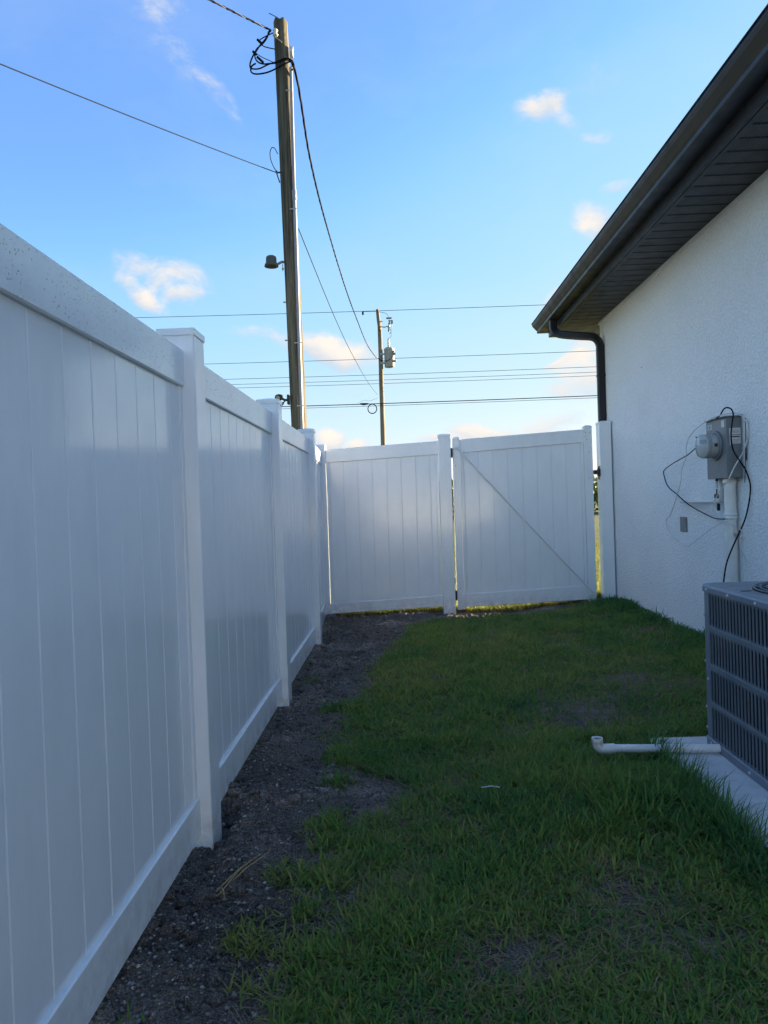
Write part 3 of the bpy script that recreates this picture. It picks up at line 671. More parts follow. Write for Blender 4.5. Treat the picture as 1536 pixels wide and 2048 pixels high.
for x, z in ((.607,1.80),(2.0,.205)):
    MB().box(x-.034, x+.034, 7.517, 7.529, z-.028, z+.028, .002).build('brace_bracket', M['vinyl'], gate)
sm = MB().lathe([(.0,.004),(.004,.0035),(.0055,0)], (0,0,0), (0,-1,0), 8).build('screw', M['steel'], gate, Vector((1.975,7.528,1.9))-gate.location)
for x, z in ((1.972,1.86),(2.02,1.895),(1.985,1.825),(2.005,1.69),(2.006,1.42),(.60,1.60),(.61,.30)):
    link('screw', sm.data, gate, Vector((x,7.528,z))-gate.location)
for z in (1.735, .225):
    MB().box(.5515, .5725, 7.515, 7.545, z-.05, z+.05, .002).build('hinge', M['black'], gate)
lt = MB().box(2.043, 2.10, 7.50, 7.535, 1.455, 1.50, .004)
lt.box(2.075, 2.108, 7.475, 7.502, 1.43, 1.515, .006); lt.tube([(2.085,7.49,1.51),(2.09,7.47,1.535),(2.10,7.465,1.53)], .007, 8)
lt.build('latch', M['black'], gate)
latch = empty('latch_post', (2.172, 7.5635, 0), 'white vinyl post the gate latches to, right against the house wall', 'fence post')
MB().box(2.112, 2.234, 7.5, 7.627, -.1, 1.982, .003).build('post_body', M['vinyl'], latch); cap_shape(MB(), 2.112, 2.232, 7.5, 7.627, 1.980).build('cap', M['vinyl'], latch)
MB().box(2.106, 2.112, 7.535, 7.575, 1.40, 1.53, .001).build('latch_strike', M['black'], latch)

# ------------------------------------------------------------ house
WX, WY, WS = 2.25, 7.854, 3.13
XFAS, YFAS = 1.845, 8.45
house = empty('house', (5, 2, 0), 'white stucco house with dark bronze eaves on the right', 'house')
wl = MB(); wl.box(WX, 9.5, -1.2, WY, -.2, WS+.05); wl.build('wall', M['stucco'], house)  # unseen end cut short behind the camera to let in sky light
MB().box(WX-.012, WX-.0005, -1.2, WY+.01, WS-.035, WS-.003, .002).build('wall_trim', M['stucco'], house)
# soffit boards: along the side eave, mitred at the corner, then along the far eave
BW = .1462; ph0 = 4.323
n_lo = int(math.floor((-1.2-ph0)/BW)); 
def diag(x): return WY + (WX-x)*(YFAS-WY)/(WX-XFAS)
def diag_x(y): return WX-(y-WY)*(WX-XFAS)/(YFAS-WY)
sof = {}
def soffit_profile(y0, y1):
    g = .005
    return [(y0+g, WS+.004), (y0+g+.006, WS-.004), (y1-g-.006, WS-.004), (y1-g, WS+.004), (y1-g, WS+.012), (y0+g, WS+.012)]
for k in range(n_lo, 200):
    y0 = ph0+k*BW; y1 = y0+BW
    if y0 > YFAS: break
    if y1 <= WY:
        if 's' not in sof:
            q = MB().prism(soffit_profile(0, BW), 'x', XFAS+.004, WX-.001).build('soffit_board', M['soffit'], house, Vector((0,y0,0))-house.location); sof['s'] = q.data
        else: link('soffit_board', sof['s'], house, Vector((0,y0,0))-house.location)
    else:
        ye = min(y1, YFAS); xe0 = WX-.001 if y0 < WY else diag_x(y0); xe1 = max(diag_x(ye), XFAS+.006)
        mb = MB(); pts = [(XFAS+.004,y0+.003),(xe0,y0+.003),(xe1,ye-.003),(XFAS+.004,ye-.003)]
        mb.poly([(x,y,WS-.004) for x,y in pts]+[(x,y,WS+.01) for x,y in pts], [(0,1,2,3),(7,6,5,4),(0,4,5,1),(1,5,6,2),(2,6,7,3),(3,7,4,0)]); mb.build('soffit_board', M['soffit'], house)
x = XFAS+.01
while x < 9.5:
    x1 = x+BW
    mb = MB(); ya = diag(x) if x < WX else WY+.001; yb = diag(x1) if x1 < WX else WY+.001
    ya, yb = max(ya, WY+.001), max(yb, WY+.001)
    pts = [(x+.003,ya+.004),(x1-.003,yb+.004),(x1-.003,YFAS-.004),(x+.003,YFAS-.004)]
    mb.poly([(a,b,WS-.004) for a,b in pts]+[(a,b,WS+.01) for a,b in pts], [(0,1,2,3),(7,6,5,4),(0,4,5,1),(1,5,6,2),(2,6,7,3),(3,7,4,0)]); mb.build('soffit_board', M['soffit'], house)
    x = x1
MB().box(XFAS, 9.8, -1.6, YFAS, WS+.0125, WS+.03).build('soffit_backing', M['bronze'], house)
fa = MB(); fa.box(XFAS-.022, XFAS+.003, -1.6, YFAS+.022, WS-.012, WS+.20, .002); fa.build('fascia', M['bronze'], house)
MB().box(XFAS+.0035, 9.8, YFAS-.003, YFAS+.022, WS-.012, WS+.20, .002).build('fascia', M['bronze'], house)
MB().box(XFAS+.0035, XFAS+.030, -1.6, YFAS-.004, WS-.016, WS-.0045, .001).build('soffit_channel', M['bronze'], house)
# K-style gutter (outward = -x on the side, +y at the far end), mitred
GB, GT = WS+.065, WS+.195
gprof = [(0,GT),(0,GB),(.108,GB),(.112,GB+.006),(.112,GB+.030),(.122,GB+.042),(.150,GB+.085),(.160,GB+.105),(.160,GT-.006),(.168,GT-.004),(.168,GT),(.150,GT),(.150,GT-.012),(.148,GB+.095),(.104,GB+.04),(.100,GB+.006),(.006,GB+.006),(.006,GT)]
def gutter(path):
    mb = MB(); n = len(gprof); vs = []
    for fn in path: vs += [fn(o_, z_) for o_, z_ in gprof]
    fs = []
    for s_ in range(len(path)-1):
        for k in range(n): fs.append((s_*n+k, s_*n+(k+1)%n, (s_+1)*n+(k+1)%n, (s_+1)*n+k))
    mb.poly(vs, fs); return mb
x_b, y_b = XFAS-.023, YFAS+.023
g_ = gutter([lambda o_,z_: (x_b-o_, -1.6, z_), lambda o_,z_: (x_b-o_, y_b+o_, z_), lambda o_,z_: (9.8, y_b+o_, z_)]).build('gutter', M['bronze'], house)
# roof, low hip above the gutter
z0 = GT+.01; ov = .09
rf = MB(); e = [(XFAS-.06,-1.6,z0),(XFAS-.06,YFAS+.06,z0),(9.8,YFAS+.06,z0),(9.8,-1.6,z0)]; ri = [(5.8,-1.6,z0+1.3),(5.8,YFAS-3.9,z0+1.3)]
rf.poly(e+ri+[(a,b,c-.03) for a,b,c in e], [(0,1,5,4),(1,2,5),(2,3,4,5),(0,4,3),(6,9,8,7),(0,6,7,1),(1,7,8,2),(2,8,9,3),(3,9,6,0)]); rf.build('roof', M['shingle'], house)
# downspout: outlet, elbow, offset, elbow, long drop
dsx = WX-.045
path = smooth_path([(1.765,7.95,GB+.01),(1.765,7.95,GB-.05),(1.768,7.945,GB-.105),(1.80,7.92,GB-.155),(1.87,7.88,GB-.185),(2.02,7.79,GB-.225),(2.13,7.735,GB-.25),(2.18,7.715,GB-.29),(dsx,7.71,GB-.36),(dsx,7.71,GB-.5),(dsx,7.71,1.2),(dsx,7.71,.18)], 5)
def rect_sweep(path, a, b, rib=None):
    vs = []; n = len(path); c = .012
    for i, p in enumerate(path):
        t = (path[min(i+1,n-1)]-path[max(i-1,0)]).normalized()
        s_ = Vector((0,1,0)); u_ = s_.cross(t).normalized(); s2 = t.cross(u_).normalized()
        k = 1.0+ (rib or 0)*(1 if i % 2 else 0)
        for du, ds in ((a-c,-b),(a,-b+c),(a,b-c),(a-c,b),(-a+c,b),(-a,b-c),(-a,-b+c),(-a+c,-b)): vs.append(p+u_*du*k+s2*ds*k)
    return MB().poly(vs, [(i*8+k,i*8+(k+1)%8,i*8+8+(k+1)%8,i*8+8+k) for i in range(n-1) for k in range(8)]+[tuple(reversed(range(8))),tuple(range(n*8-8,n*8))])
ds = rect_sweep(path, .040, .030).build('downspout', M['bronze'], house)
for z in (2.52,):
    MB().box(dsx-.044, WX-.001, 7.676, 7.744, z-.006, z+.006, .001).build('downspout_seam', M['bronze'], ds)
ribs = MB()
for i in range(8, 44, 1):
    if i < len(path)-2 and path[i].z > GB-.45 and not (1.9 < path[i].x < 2.08):
        pass
MB().box(2.2435, 2.249, 6.548, 6.558, 2.384, 2.392, .001).build('wall_nail', M['black'], house)

# ------------------------------------------------------------ electric meter
meter = empty('electric_meter', (2.2, 4.85, 1.3), 'grey electric meter box with a round glass meter on the house wall', 'electric meter')
MB().box(2.147, 2.2495, 4.70, 5.0, 1.318, 1.716, .003).build('box', M['meter_grey'], meter)
MB().box(2.138, 2.2495, 4.694, 5.006, 1.7165, 1.726, .002).build('lid', M['meter_grey'], meter)
MB().box(2.2440, 2.2498, 4.690, 4.699, 1.33, 1.735, .001).build('mounting_flange', M['steel'], meter)
mc = (2.147, 4.850, 1.540); ax = (-1, 0, 0)
MB().lathe([(.0,.0),(.098,0),(.101,.006),(.098,.014),(.086,.018),(.083,.014)], mc, ax, 32).build('socket_ring', M['meter_grey'], meter)
mt_ = MB().lathe([(.080,.012),(.078,.075),(.0,.076)], mc, ax, 32).build('meter_body', grime('meter_body_plastic', (.36,.38,.38), .4), meter)
MB().lathe([(.082,.060),(.083,.066),(.080,.098),(.070,.112),(.0,.116)], mc, ax, 32).build('glass_cover', M['glass'], meter)
MB().lathe([(.062,.0775),(.060,.079),(.0,.0792)], mc, ax, 24).build('dial', M['label_paper'], mt_)
MB().box(2.147-.0810,2.147-.0795,4.815,4.875,1.555,1.578).build('display', mat('lcd_grey',(.20,.23,.20),.3)[0], mt_)
MB().box(2.147-.048, 2.147-.028, 4.763, 4.7685, 1.530, 1.552, .001).build('optical_port', M['black'], meter)
def plate(name, x0,x1,y0,y1,z0,z1, m_, par): return MB().box(x0,x1,y0,y1,z0,z1).build(name, m_, par)
plate('warning_label', 2.1455,2.1468, 4.725,4.765, 1.655,1.700, M['label_paper'], meter)
# three-digit style stencil on the front (worn adhesive characters)
for j, (a, s_) in enumerate(((4.965,0),(4.94,1),(4.915,0))):
    q = plate('letter_sticker', 2.1455,2.1468, a-.010,a+.010, 1.655,1.690, M['label_paper'], meter)
    mbk = MB()
    if s_: mbk.tube([(2.1452,a-.006,1.66),(2.1452,a+.006,1.685)], .0016, 4).tube([(2.1452,a+.006,1.66),(2.1452,a-.006,1.685)], .0016, 4)
    else: mbk.tube([(2.1452,a,1.66),(2.1452,a,1.685)], .0016, 4)
    mbk.build('letter', M['label_ink'], q)
side = [(2.166,2.240,1.602,1.645),(2.168,2.240,1.542,1.597)]
for j, (a,b,c,d_) in enumerate(side):
    q = plate('rating_label', a,b, 4.6985,4.6995, c,d_, M['label_paper'], meter)
    mbk = MB()
    if j == 1: mbk.box(a+.012,b-.006,4.6978,4.6984,d_-.014,d_-.006)
    for z in ((c+.008,c+.016,c+.024) if j else (c+.010,c+.018,c+.027)): mbk.box(a+.014,b-.010-.008*(z==c+.008),4.6978,4.6984,z,z+.0018)
    mbk.build('printed_text', M['label_ink'], q)
plate('side_vent', 2.168,2.173,4.6975,4.6995,1.53,1.64, M['label_paper'], meter)
MB().box(2.155,2.17,4.885,4.900,1.303,1.318,.001).build('hasp', M['black'], meter)

cond = empty('conduit', (2.205, 4.80, 0), 'thick white conduit running down from the meter box to behind the air conditioner', 'conduit')
MB().tube([(2.205,4.795,1.317),(2.205,4.795,.08)], .038, 20).build('pipe', M['pvc'], cond)
for z in (1.295, 1.075, 1.055):
    MB().lathe([(.038,-.012),(.0425,-.010),(.0425,.010),(.038,.012)], (2.205,4.795,z), (0,0,1), 20).build('coupling', M['pvc'], cond)
MB().box(2.20,2.2495,4.735,4.752,.93,.955,.001).build('strap', M['steel'], cond)
gc = empty('grounding_fitting', (2.20, 4.95, 1.16), 'small white conduit elbows and tee below the meter box', 'conduit fitting')
MB().tube(smooth_path([(2.20,4.92,1.318),(2.20,4.92,1.27),(2.20,4.91,1.21),(2.20,4.925,1.175),(2.20,4.96,1.163)],4), .016, 12).build('elbow', M['pvc'], gc)
MB().tube([(2.20,4.975,1.317),(2.20,4.975,1.255)], .010, 10).tube([(2.20,4.975,1.175),(2.20,4.975,1.105)],.012,10).build('drop_pipe', M['pvc'], gc)
MB().box(2.186,2.214,4.955,4.995,1.185,1.215,.002).tube([(2.198,4.978,1.25),(2.198,4.978,1.21)],.0045,6).box(2.190,2.21,4.957,4.965,1.10,1.15,.001).build('clamp', M['black'], gc)
MB().tube([(2.21,4.985,1.162),(2.21,5.64,1.162)], .0125, 12).build('horizontal_pipe', M['pvc'], gc)
MB().lathe([(.0125,0),(.016,.0),(.016,.04),(.0125,.04)], (2.21,5.0,1.162), (0,1,0), 12).build('coupling', M['pvc'], gc)
tag(MB().box(2.237,2.2496,5.625,5.745,.922,1.041,.003).build('cover_plate', M['meter_grey']), 'small grey blank cover plate on the white stucco below the loose cables', 'cover plate')

CW = {
'black_a': (.0048, [(2.13,4.80,1.722),(2.12,4.721,1.733),(2.12,4.664,1.766),(2.134,4.64,1.771),(2.158,4.64,1.758),(2.168,4.64,1.725),(2.159,4.64,1.669),(2.15,4.64,1.584),(2.161,4.64,1.499),(2.191,4.64,1.441),(2.232,4.64,1.376),(2.236,4.60,1.311),(2.238,4.585,1.254),(2.235,4.60,1.162),(2.223,4.64,1.042),(2.17,4.64,.93),(2.118,4.64,.818),(2.10,4.66,.73),(2.10,4.72,.55),(2.1,4.8,.3)]),
'black_b': (.0042, [(2.10,5.06,1.62),(2.19,5.196,1.594),(2.19,5.375,1.531),(2.19,5.5,1.506),(2.19,5.745,1.465),(2.19,5.901,1.428),(2.19,5.935,1.393),(2.19,5.852,1.291),(2.19,5.672,1.222),(2.19,5.443,1.14),(2.19,5.211,1.085),(2.19,4.998,1.046),(2.13,4.72,1.05)]),
'white_a': (.0040, [(2.205,4.64,.5),(2.192,4.64,.677),(2.214,4.64,.73),(2.221,4.64,.786),(2.196,4.64,.851),(2.188,4.64,.916),(2.205,4.64,.958),(2.186,4.64,.987),(2.124,4.64,1.031),(2.17,4.895,1.063),(2.17,4.96,1.104),(2.17,4.988,1.149),(2.17,4.938,1.18),(2.16,4.852,1.231),(2.125,4.64,1.309),(2.169,4.64,1.392),(2.228,4.64,1.489),(2.235,4.60,1.58),(2.235,4.60,1.658),(2.227,4.64,1.709),(2.178,4.64,1.732),(2.12,4.698,1.733),(2.12,4.897,1.72),(2.19,5.245,1.703),(2.19,5.387,1.652),(2.19,5.464,1.575),(2.19,5.458,1.508),(2.19,5.549,1.42),(2.19,5.577,1.328),(2.19,5.674,1.2),(2.19,5.823,1.049),(2.19,5.901,1.021),(2.19,5.878,.949),(2.19,5.788,.89),(2.19,5.66,.85)]),
'white_b': (.0032, [(2.19,5.60,.825),(2.19,5.549,.82),(2.19,5.444,.831),(2.19,5.261,.899),(2.19,5.037,.979),(2.103,4.64,1.043)]),
}
def cable(key, name, m_, label, cat='cable', k=6):
    r_, pts = CW[key]; o = MB().tube(smooth_path(pts, k), r_, 6).build(name, m_); tag(o, label, cat); return o
cable('black_a', 'black_cable', M['black_cable'], 'black cable arching over the meter box and dropping to the air conditioner')
cable('black_b', 'black_cable', M['black_cable'], 'black cable bent into a point left of the meter box')
cable('white_a', 'white_cable', M['white_cable'], 'long thin white cable looped over the meter box and down both sides')
cable('white_b', 'white_cable', M['white_cable'], 'thin pale cable end curving under the grey cover plate')
mb = MB()
for i in range(9):
    a = random.uniform(0, 6.28); r_ = random.uniform(.01,.05)
    mb.tube(smooth_path([(2.235,4.62,1.70),(2.24,4.63,1.55+random.uniform(-.1,.1)),(2.242,4.65,1.42),(2.24,4.66,1.30+random.uniform(-.02,.02))],3), .0022, 5)
tag(mb.build('wire_bundle', M['black_cable']), 'dark wires running down the back edge of the meter box', 'wires')

# ------------------------------------------------------------ air conditioner on its slab
slab = MB().box(PAD[0], 2.20, PAD[2]-.9, PAD[3], .0, .140, .006).build('concrete_slab', M['concrete'])
tag(slab, 'pale concrete slab under the air conditioner with grass at its edge', 'slab')
ac = empty('air_conditioner', (1.67, 2.75, .14), 'grey outdoor air conditioner with slotted side grilles on the concrete slab', 'air conditioner')
AX0, AX1, AY0, AY1, AZ0, AZ1 = 1.30, 2.04, 2.40, 3.14, .141, .836
def rsq(x0,x1,y0,y1,r_,n=6):
    out = []
    for cx,cy,a0 in ((x1-r_,y1-r_,0),(x0+r_,y1-r_,90),(x0+r_,y0+r_,180),(x1-r_,y0+r_,270)):
        for k in range(n+1):
            t = R(a0+90*k/n); out.append((cx+r_*math.cos(t), cy+r_*math.sin(t)))
    return out
RC = .055
def stacked(rings, mat_, name, par=ac, smooth=False):
    n = len(rings[0][0]); vs = []
    for pr, z in rings: vs += [(x,y,z) for x,y in pr]
    fs = [(i*n+k,i*n+(k+1)%n,(i+1)*n+(k+1)%n,(i+1)*n+k) for i in range(len(rings)-1) for k in range(n)]
    mb = MB().poly(vs, fs); mb.poly(vs[:n], [tuple(reversed(range(n)))]); mb.poly(vs[-n:], [tuple(range(n))]); return mb.build(name, mat_, par)
stacked([(rsq(AX0+.02,AX1-.02,AY0+.02,AY1-.02,RC),AZ0+.02),(rsq(AX0+.02,AX1-.02,AY0+.02,AY1-.02,RC),.79)], M['coil'], 'coil')
stacked([(rsq(AX0-.004,AX1+.004,AY0-.004,AY1+.004,RC),AZ0),(rsq(AX0-.004,AX1+.004,AY0-.004,AY1+.004,RC),.172),(rsq(AX0,AX1,AY0,AY1,RC),.176)], M['ac_paint'], 'base_pan')
stacked([(rsq(AX0-.006,AX1+.006,AY0-.006,AY1+.006,RC+.004),.806),(rsq(AX0-.006,AX1+.006,AY0-.006,AY1+.006,RC+.004),.826),(rsq(AX0-.001,AX1+.001,AY0-.001,AY1+.001,RC),.834),(rsq(AX0+.012,AX1-.012,AY0+.012,AY1-.012,RC),.8365)], M['ac_paint'], 'top_cover')
# corner posts (rounded)
cps = None
for cx,cy,a0 in ((AX1-RC,AY1-RC,0),(AX0+RC,AY1-RC,90),(AX0+RC,AY0+RC,180),(AX1-RC,AY0+RC,270)):
    pts = []; ext = .028
    a = R(a0); b = R(a0+90); da = Vector((math.sin(a),-math.cos(a))); db = Vector((-math.sin(b), math.cos(b)))
    P_ = [Vector((cx+RC*math.cos(R(a0+90*k/6)), cy+RC*math.sin(R(a0+90*k/6)))) for k in range(7)]
    outer = [P_[0]+da*ext*1.0]+P_+[P_[-1]+db*ext]
    cen = Vector((cx,cy)); inner = [p_+(cen-p_).normalized()*.006 for p_ in outer]
    MB().prism([tuple(p_) for p_ in outer]+[tuple(p_) for p_ in reversed(inner)], 'z', .176, .806).build('corner_post', M['ac_paint'], ac)
ROWS = [(.172,.320),(.334,.477),(.498,.640),(.660,.803)]
ya, yb = AY0+RC+.030, AY1-RC-.030
def bar_profile(zz0, zz1, wm=.0052, we=.0125, fl=.014):
    """half-outline of a louvre bar with flared ends, so the slots between have round ends"""
    L_ = [(-we,zz0),(-we*.78,zz0+fl*.25),(-wm*1.25,zz0+fl*.7),(-wm,zz0+fl)]
    L2 = [(-wm,zz1-fl),(-wm*1.25,zz1-fl*.7),(-we*.78,zz1-fl*.25),(-we,zz1)]
    left = L_+L2; return left+[(-a,b) for a,b in reversed(left)]
NB = 21; stepb = (yb-ya)/NB
h_ = .142
bm_ = None
for side_ in ('left',):
    for r0, r1 in ROWS:
        for k in range(NB+1):
            y = ya+k*stepb
            hgt = r1-r0
            if bm_ is None:
                mb = MB(); pr = bar_profile(0, 1.0, .0043, stepb/2+.0004, .11)
                n = len(pr); vs = [(.0, a, b*h_) for a, b in pr]+[(.0035, a, b*h_) for a, b in pr]
                # ridge line to round the bar
                mb.poly(vs, [(i,(i+1)%n,n+(i+1)%n,n+i) for i in range(n)])
                for i in range(n//2-1):
                    j = n-1-i; mb.poly([vs[i],vs[i+1],vs[j-1],vs[j]], [(0,1,2,3)]); 
                q = mb.build('louvre_bar', M['ac_bar'], ac, Vector((AX0+.001,y,r0))-ac.location); bm_ = q.data
            else: q = link('louvre_bar', bm_, ac, Vector((AX0+.001,y,r0))-ac.location)
            q.scale.z = hgt/.142
for z0_, z1_ in ((.3195,.3345),(.4765,.4985),(.6395,.6605),(.8025,.8062)):
    MB().box(AX0-.0005, AX0+.011, ya-.01, yb+.01, z0_, z1_, .002).build('grille_rail', M['ac_bar'], ac)
for y0_, y1_ in ((ya-.024,ya+.0),(yb-.0,yb+.024)):
    MB().box(AX0+.0005, AX0+.0105, y0_, y1_, .176, .806, .002).build('grille_stile', M['ac_paint'], ac)
# near, far and wall sides: same grille as joined bars
def side_grille(axis, pos_, sgn, lo, hi):
    mb = MB(); n = 21; st = (hi-lo)/n
    for r0, r1 in ROWS:
        for k in range(n+1):
            c = lo+k*st
            a, b = (pos_, pos_+sgn*.009) if sgn > 0 else (pos_-.009, pos_)
            if axis == 'y': mb.box(c-.0045, c+.0045, a, b, r0, r1)
            else: mb.box(a, b, c-.0045, c+.0045, r0, r1)
    for z0_, z1_ in ((.3195,.3345),(.4765,.4985),(.6395,.6605)):
        a, b = (pos_-.0005, pos_+sgn*.0095) if sgn > 0 else (pos_-.0095, pos_+.0005)
        if axis == 'y': mb.box(lo-.02, hi+.02, a, b, z0_, z1_)
        else: mb.box(a, b, lo-.02, hi+.02, z0_, z1_)
    return mb
side_grille('y', AY0+.001, 1, AX0+RC+.03, AX1-RC-.03).build('side_grille', M['ac_bar'], ac)
side_grille('y', AY1-.001, -1, AX0+RC+.03, AX1-RC-.03).build('side_grille', M['ac_bar'], ac)
side_grille('x', AX1-.001, -1, ya, yb).build('side_grille', M['ac_bar'], ac)
# fan guard over a flat black disc that paints the well's shade
fc = ((AX0+AX1)/2, (AY0+AY1)/2)
MB().lathe([(.0,.8375),(.285,.8375),(.290,.8372)], (fc[0],fc[1],0), (0,0,1), 40).build('fan_shade_disc', mat('fan_well_shade',(.006,.006,.008),.8)[0], ac)
fg = MB()
def ring(mb, r_, z, t=.0028): mb.tube([(fc[0]+r_*math.cos(2*math.pi*k/48), fc[1]+r_*math.sin(2*math.pi*k/48), z) for k in range(49)], t, 5, False)
for j in range(11):
    mb = MB(); ring(mb, .05+.0235*j, .842+.010*math.cos(j/11*1.5)); mb.build('guard_ring', M['ac_bar'], ac)
sp_ = MB()
for k in range(8):
    a = k*math.pi/4+.2; sp_.tube([(fc[0]+.04*math.cos(a),fc[1]+.04*math.sin(a),.849),(fc[0]+.17*math.cos(a),fc[1]+.17*math.sin(a),.846),(fc[0]+.292*math.cos(a),fc[1]+.292*math.sin(a),.839)], .003, 5)
sp_.build('guard_spokes', M['ac_bar'], ac)
MB().lathe([(.055,.838),(.055,.848),(.0,.851)], (fc[0],fc[1],0), (0,0,1), 20).build('guard_hub', M['ac_paint'], ac)
MB().box(1.33,1.372,2.825,2.829,.837,.839).build('lead_notch', M['black'], ac)
smx = MB().lathe([(.0,.004),(.004,.0037),(.0065,.001),(.0066,0)], (0,0,0), (-1,0,0), 8).build('screw', M['screw'], ac, Vector((AX0-.006,3.06,.816))-ac.location)
for x_, y_, z_ in ((AX0-.006,2.86,.816),(AX0-.006,2.64,.816),(AX0-.0045,2.72,.158),(AX0-.0045,3.05,.160),(AX0,3.075,.43),(AX0+.006,3.112,.30),(AX0+.006,3.112,.50),(AX0+.006,3.112,.70),(AX0+.006,3.112,.21)):
    link('screw', smx.data, ac, Vector((x_,y_,z_))-ac.location)

pipe = empty('drain_pipe', (.8, 3.0, .1), 'white PVC drain pipe with an upturned elbow lying from the air conditioner into the grass', 'pipe')
MB().tube([(1.296,2.975,.164),(.845,3.025,.158)], .0168, 16).build('pipe', M['pvc'], pipe)
MB().tube(smooth_path([(.875,3.022,.158),(.835,3.026,.156),(.812,3.028,.160),(.805,3.029,.178),(.805,3.029,.200)],4), .021, 16, False).build('elbow', M['pvc'], pipe)
MB().lathe([(.0165,.198),(.0175,.202),(.0235,.203),(.0240,.200),(.0240,.182),(.021,.180)], (.805,3.029,0), (0,0,1), 16).build('socket_rim', M['pvc'], pipe)
MB().lathe([(.0,.186),(.0165,.186)], (.805,3.029,0), (0,0,1), 16).build('pipe_bore', M['label_ink'], pipe)

# ------------------------------------------------------------ small things on the ground
def on(x, y, dz=.004): return (x, y, float(gz(x, y))+dz)
mb = MB()
for a, b in (((-.60,2.13),(-.50,2.30)),((-.595,2.12),(-.47,2.33)),((-.59,2.15),(-.56,2.09)),((-.585,2.125),(-.52,2.27))):
    pA, pB = Vector(on(*a,.022)), Vector(on(*b,.026)); mb.tube([pA, (pA+pB)/2+Vector((0,0,.010)), pB], [.0022,.0030,.0012], 5)
tag(mb.build('straw_stalks', M['straw']), 'few dry tan straw stalks lying crossed on the dark dirt', 'straw')
tag(MB().tube([on(.28,2.77,.035),on(.32,2.755,.045),on(.35,2.75,.04)], .0022, 5).build('pale_twig', M['label_paper']), 'tiny pale twig lying in the grass', 'twig')

# ------------------------------------------------------------ near utility pole
PX, PY = -1.690, 12.0
pole = empty('utility_pole', (PX, PY, 0), 'tall weathered wooden utility pole rising behind the left fence', 'utility pole')
prof = []; Hh = 9.36; n = 28; lv = 60
vs = []
for i in range(lv+1):
    z = -.3+(Hh+.3)*i/lv; r0 = .138-.020*z/Hh; ox = .028-.011*(z-2.5)*.95
    for k in range(n):
        th = 2*math.pi*k/n; r1 = r0*(1+.020*math.sin(3*th+z*.25)+.012*math.sin(7*th+1.3+z*.15)+.010*random.uniform(-1,1))
        zz = z+(0.02*math.sin(5*th) if i == lv else 0)
        if i > lv-2: r1 *= .97
        vs.append((PX+ox+r1*math.cos(th), PY+r1*math.sin(th), zz))
fs = [(i*n+k,i*n+(k+1)%n,(i+1)*n+(k+1)%n,(i+1)*n+k) for i in range(lv) for k in range(n)]
mb = MB().poly(vs, fs, True); mb.poly(vs[-n:], [tuple(range(n))]); mb.build('shaft', M['pole'], pole)
MB().lathe([(.022,.004),(.0,.005)], (-1.775,PY-.112,9.20), (0,-1,0), 12).build('bolt_hole', M['label_ink'], pole)
MB().lathe([(.014,.004),(.0,.005)], (-1.650,PY-.085,9.09), (.7,-.7,0), 10).build('bolt_hole', M['label_ink'], pole)
cx_ = -1.555; cy_ = PY-.085
cpipe = MB().tube([(-1.602,PY-.135,-.1),(-1.590,PY-.105,6.35)], .032, 14).tube([(-1.590,PY-.105,6.35),(-1.575,PY-.075,8.55)], .028, 14)
cp = cpipe.build('riser_conduit', M['pvc_grey'], pole)
for z in (6.42,): MB().lathe([(.031,-.09),(.041,-.08),(.041,.08),(.031,.09)], (-1.590,PY-.105,z), (0,0,1), 14).build('coupling', M['pvc_grey'], cp)
for z in (8.15, 6.18, 3.95, 2.9):
    MB().box(-1.67, -1.555, PY-.173+.006*z, PY-.166+.006*z, z-.010, z+.010).build('strap', M['steel'], cp)
sk = MB().lathe([(.0,.07),(.034,.07),(.044,.052),(.030,.034),(.030,-.0),(.046,-.018),(.036,-.04),(.0,-.04)], (-1.80,PY-.17,9.06), (0,0,1), 16).build('spool_insulator', M['porcelain'], pole)
MB().tube([(-1.80,PY-.17,9.14),(-1.80,PY-.17,8.99)], .008, 6).box(-1.815,-1.785,PY-.17,PY-.10,9.135,9.145).box(-1.815,-1.785,PY-.17,PY-.10,8.985,8.995).tube([(-1.80,PY-.17,9.0),(-1.70,PY-.15,8.93)],.008,6).build('insulator_bracket', M['steel'], pole)
MB().tube([(-1.70,PY-.02,9.37),(-1.80,PY-.05,9.42),(-1.905,PY-.1,9.45)], .007, 5).build('tie_wire', M['far_cable'], pole)
MB().lathe([(.0,.055),(.028,.05),(.034,.0),(.026,-.04),(.0,-.045)], (-1.555,PY-.06,8.80), (0,0,1), 12).box(-1.59,-1.53,PY-.05,PY-.01,8.74,8.92).build('guard_insulator', M['porcelain'], pole)
for x_, z_ in ((-1.827,4.66),(-1.822,4.02)):
    MB().tube([(x_+.02,PY-.05,z_),(x_-.02,PY-.05,z_)], .012, 6).build('bolt', M['steel'], pole)

# pole-mounted lamp head
lampo = empty('pole_lamp', (-1.97, PY-.05, 5.3), 'round grey lamp head on a short arm, halfway up the near pole', 'street lamp')
MB().lathe([(.0,.13),(.060,.13),(.082,.115),(.088,.09),(.090,.02),(.112,-.015),(.118,-.045),(.108,-.045),(.085,-.01),(.0,-.005)], (-2.02,PY-.08,5.30), (0,0,1), 24).build('lamp_shade', grime('lamp_grey_metal',(.075,.08,.075),.65,0), lampo)
MB().tube(smooth_path([(-1.95,PY-.08,5.27),(-1.90,PY-.07,5.30),(-1.85,PY-.05,5.335),(-1.80,PY-.03,5.335)],3), .022, 8).build('arm', M['meter_grey'], lampo)
MB().tube([(-1.835,PY-.05,5.30),(-1.835,PY-.06,5.18)], .007, 5).tube([(-1.85,PY-.05,5.22),(-1.82,PY-.05,5.22)],.016,6).build('hook', M['steel'], lampo)
flood = empty('floodlight', (-1.88, PY-.08, 3.05), 'small black floodlight clamped low on the near pole just above the fence', 'floodlight')
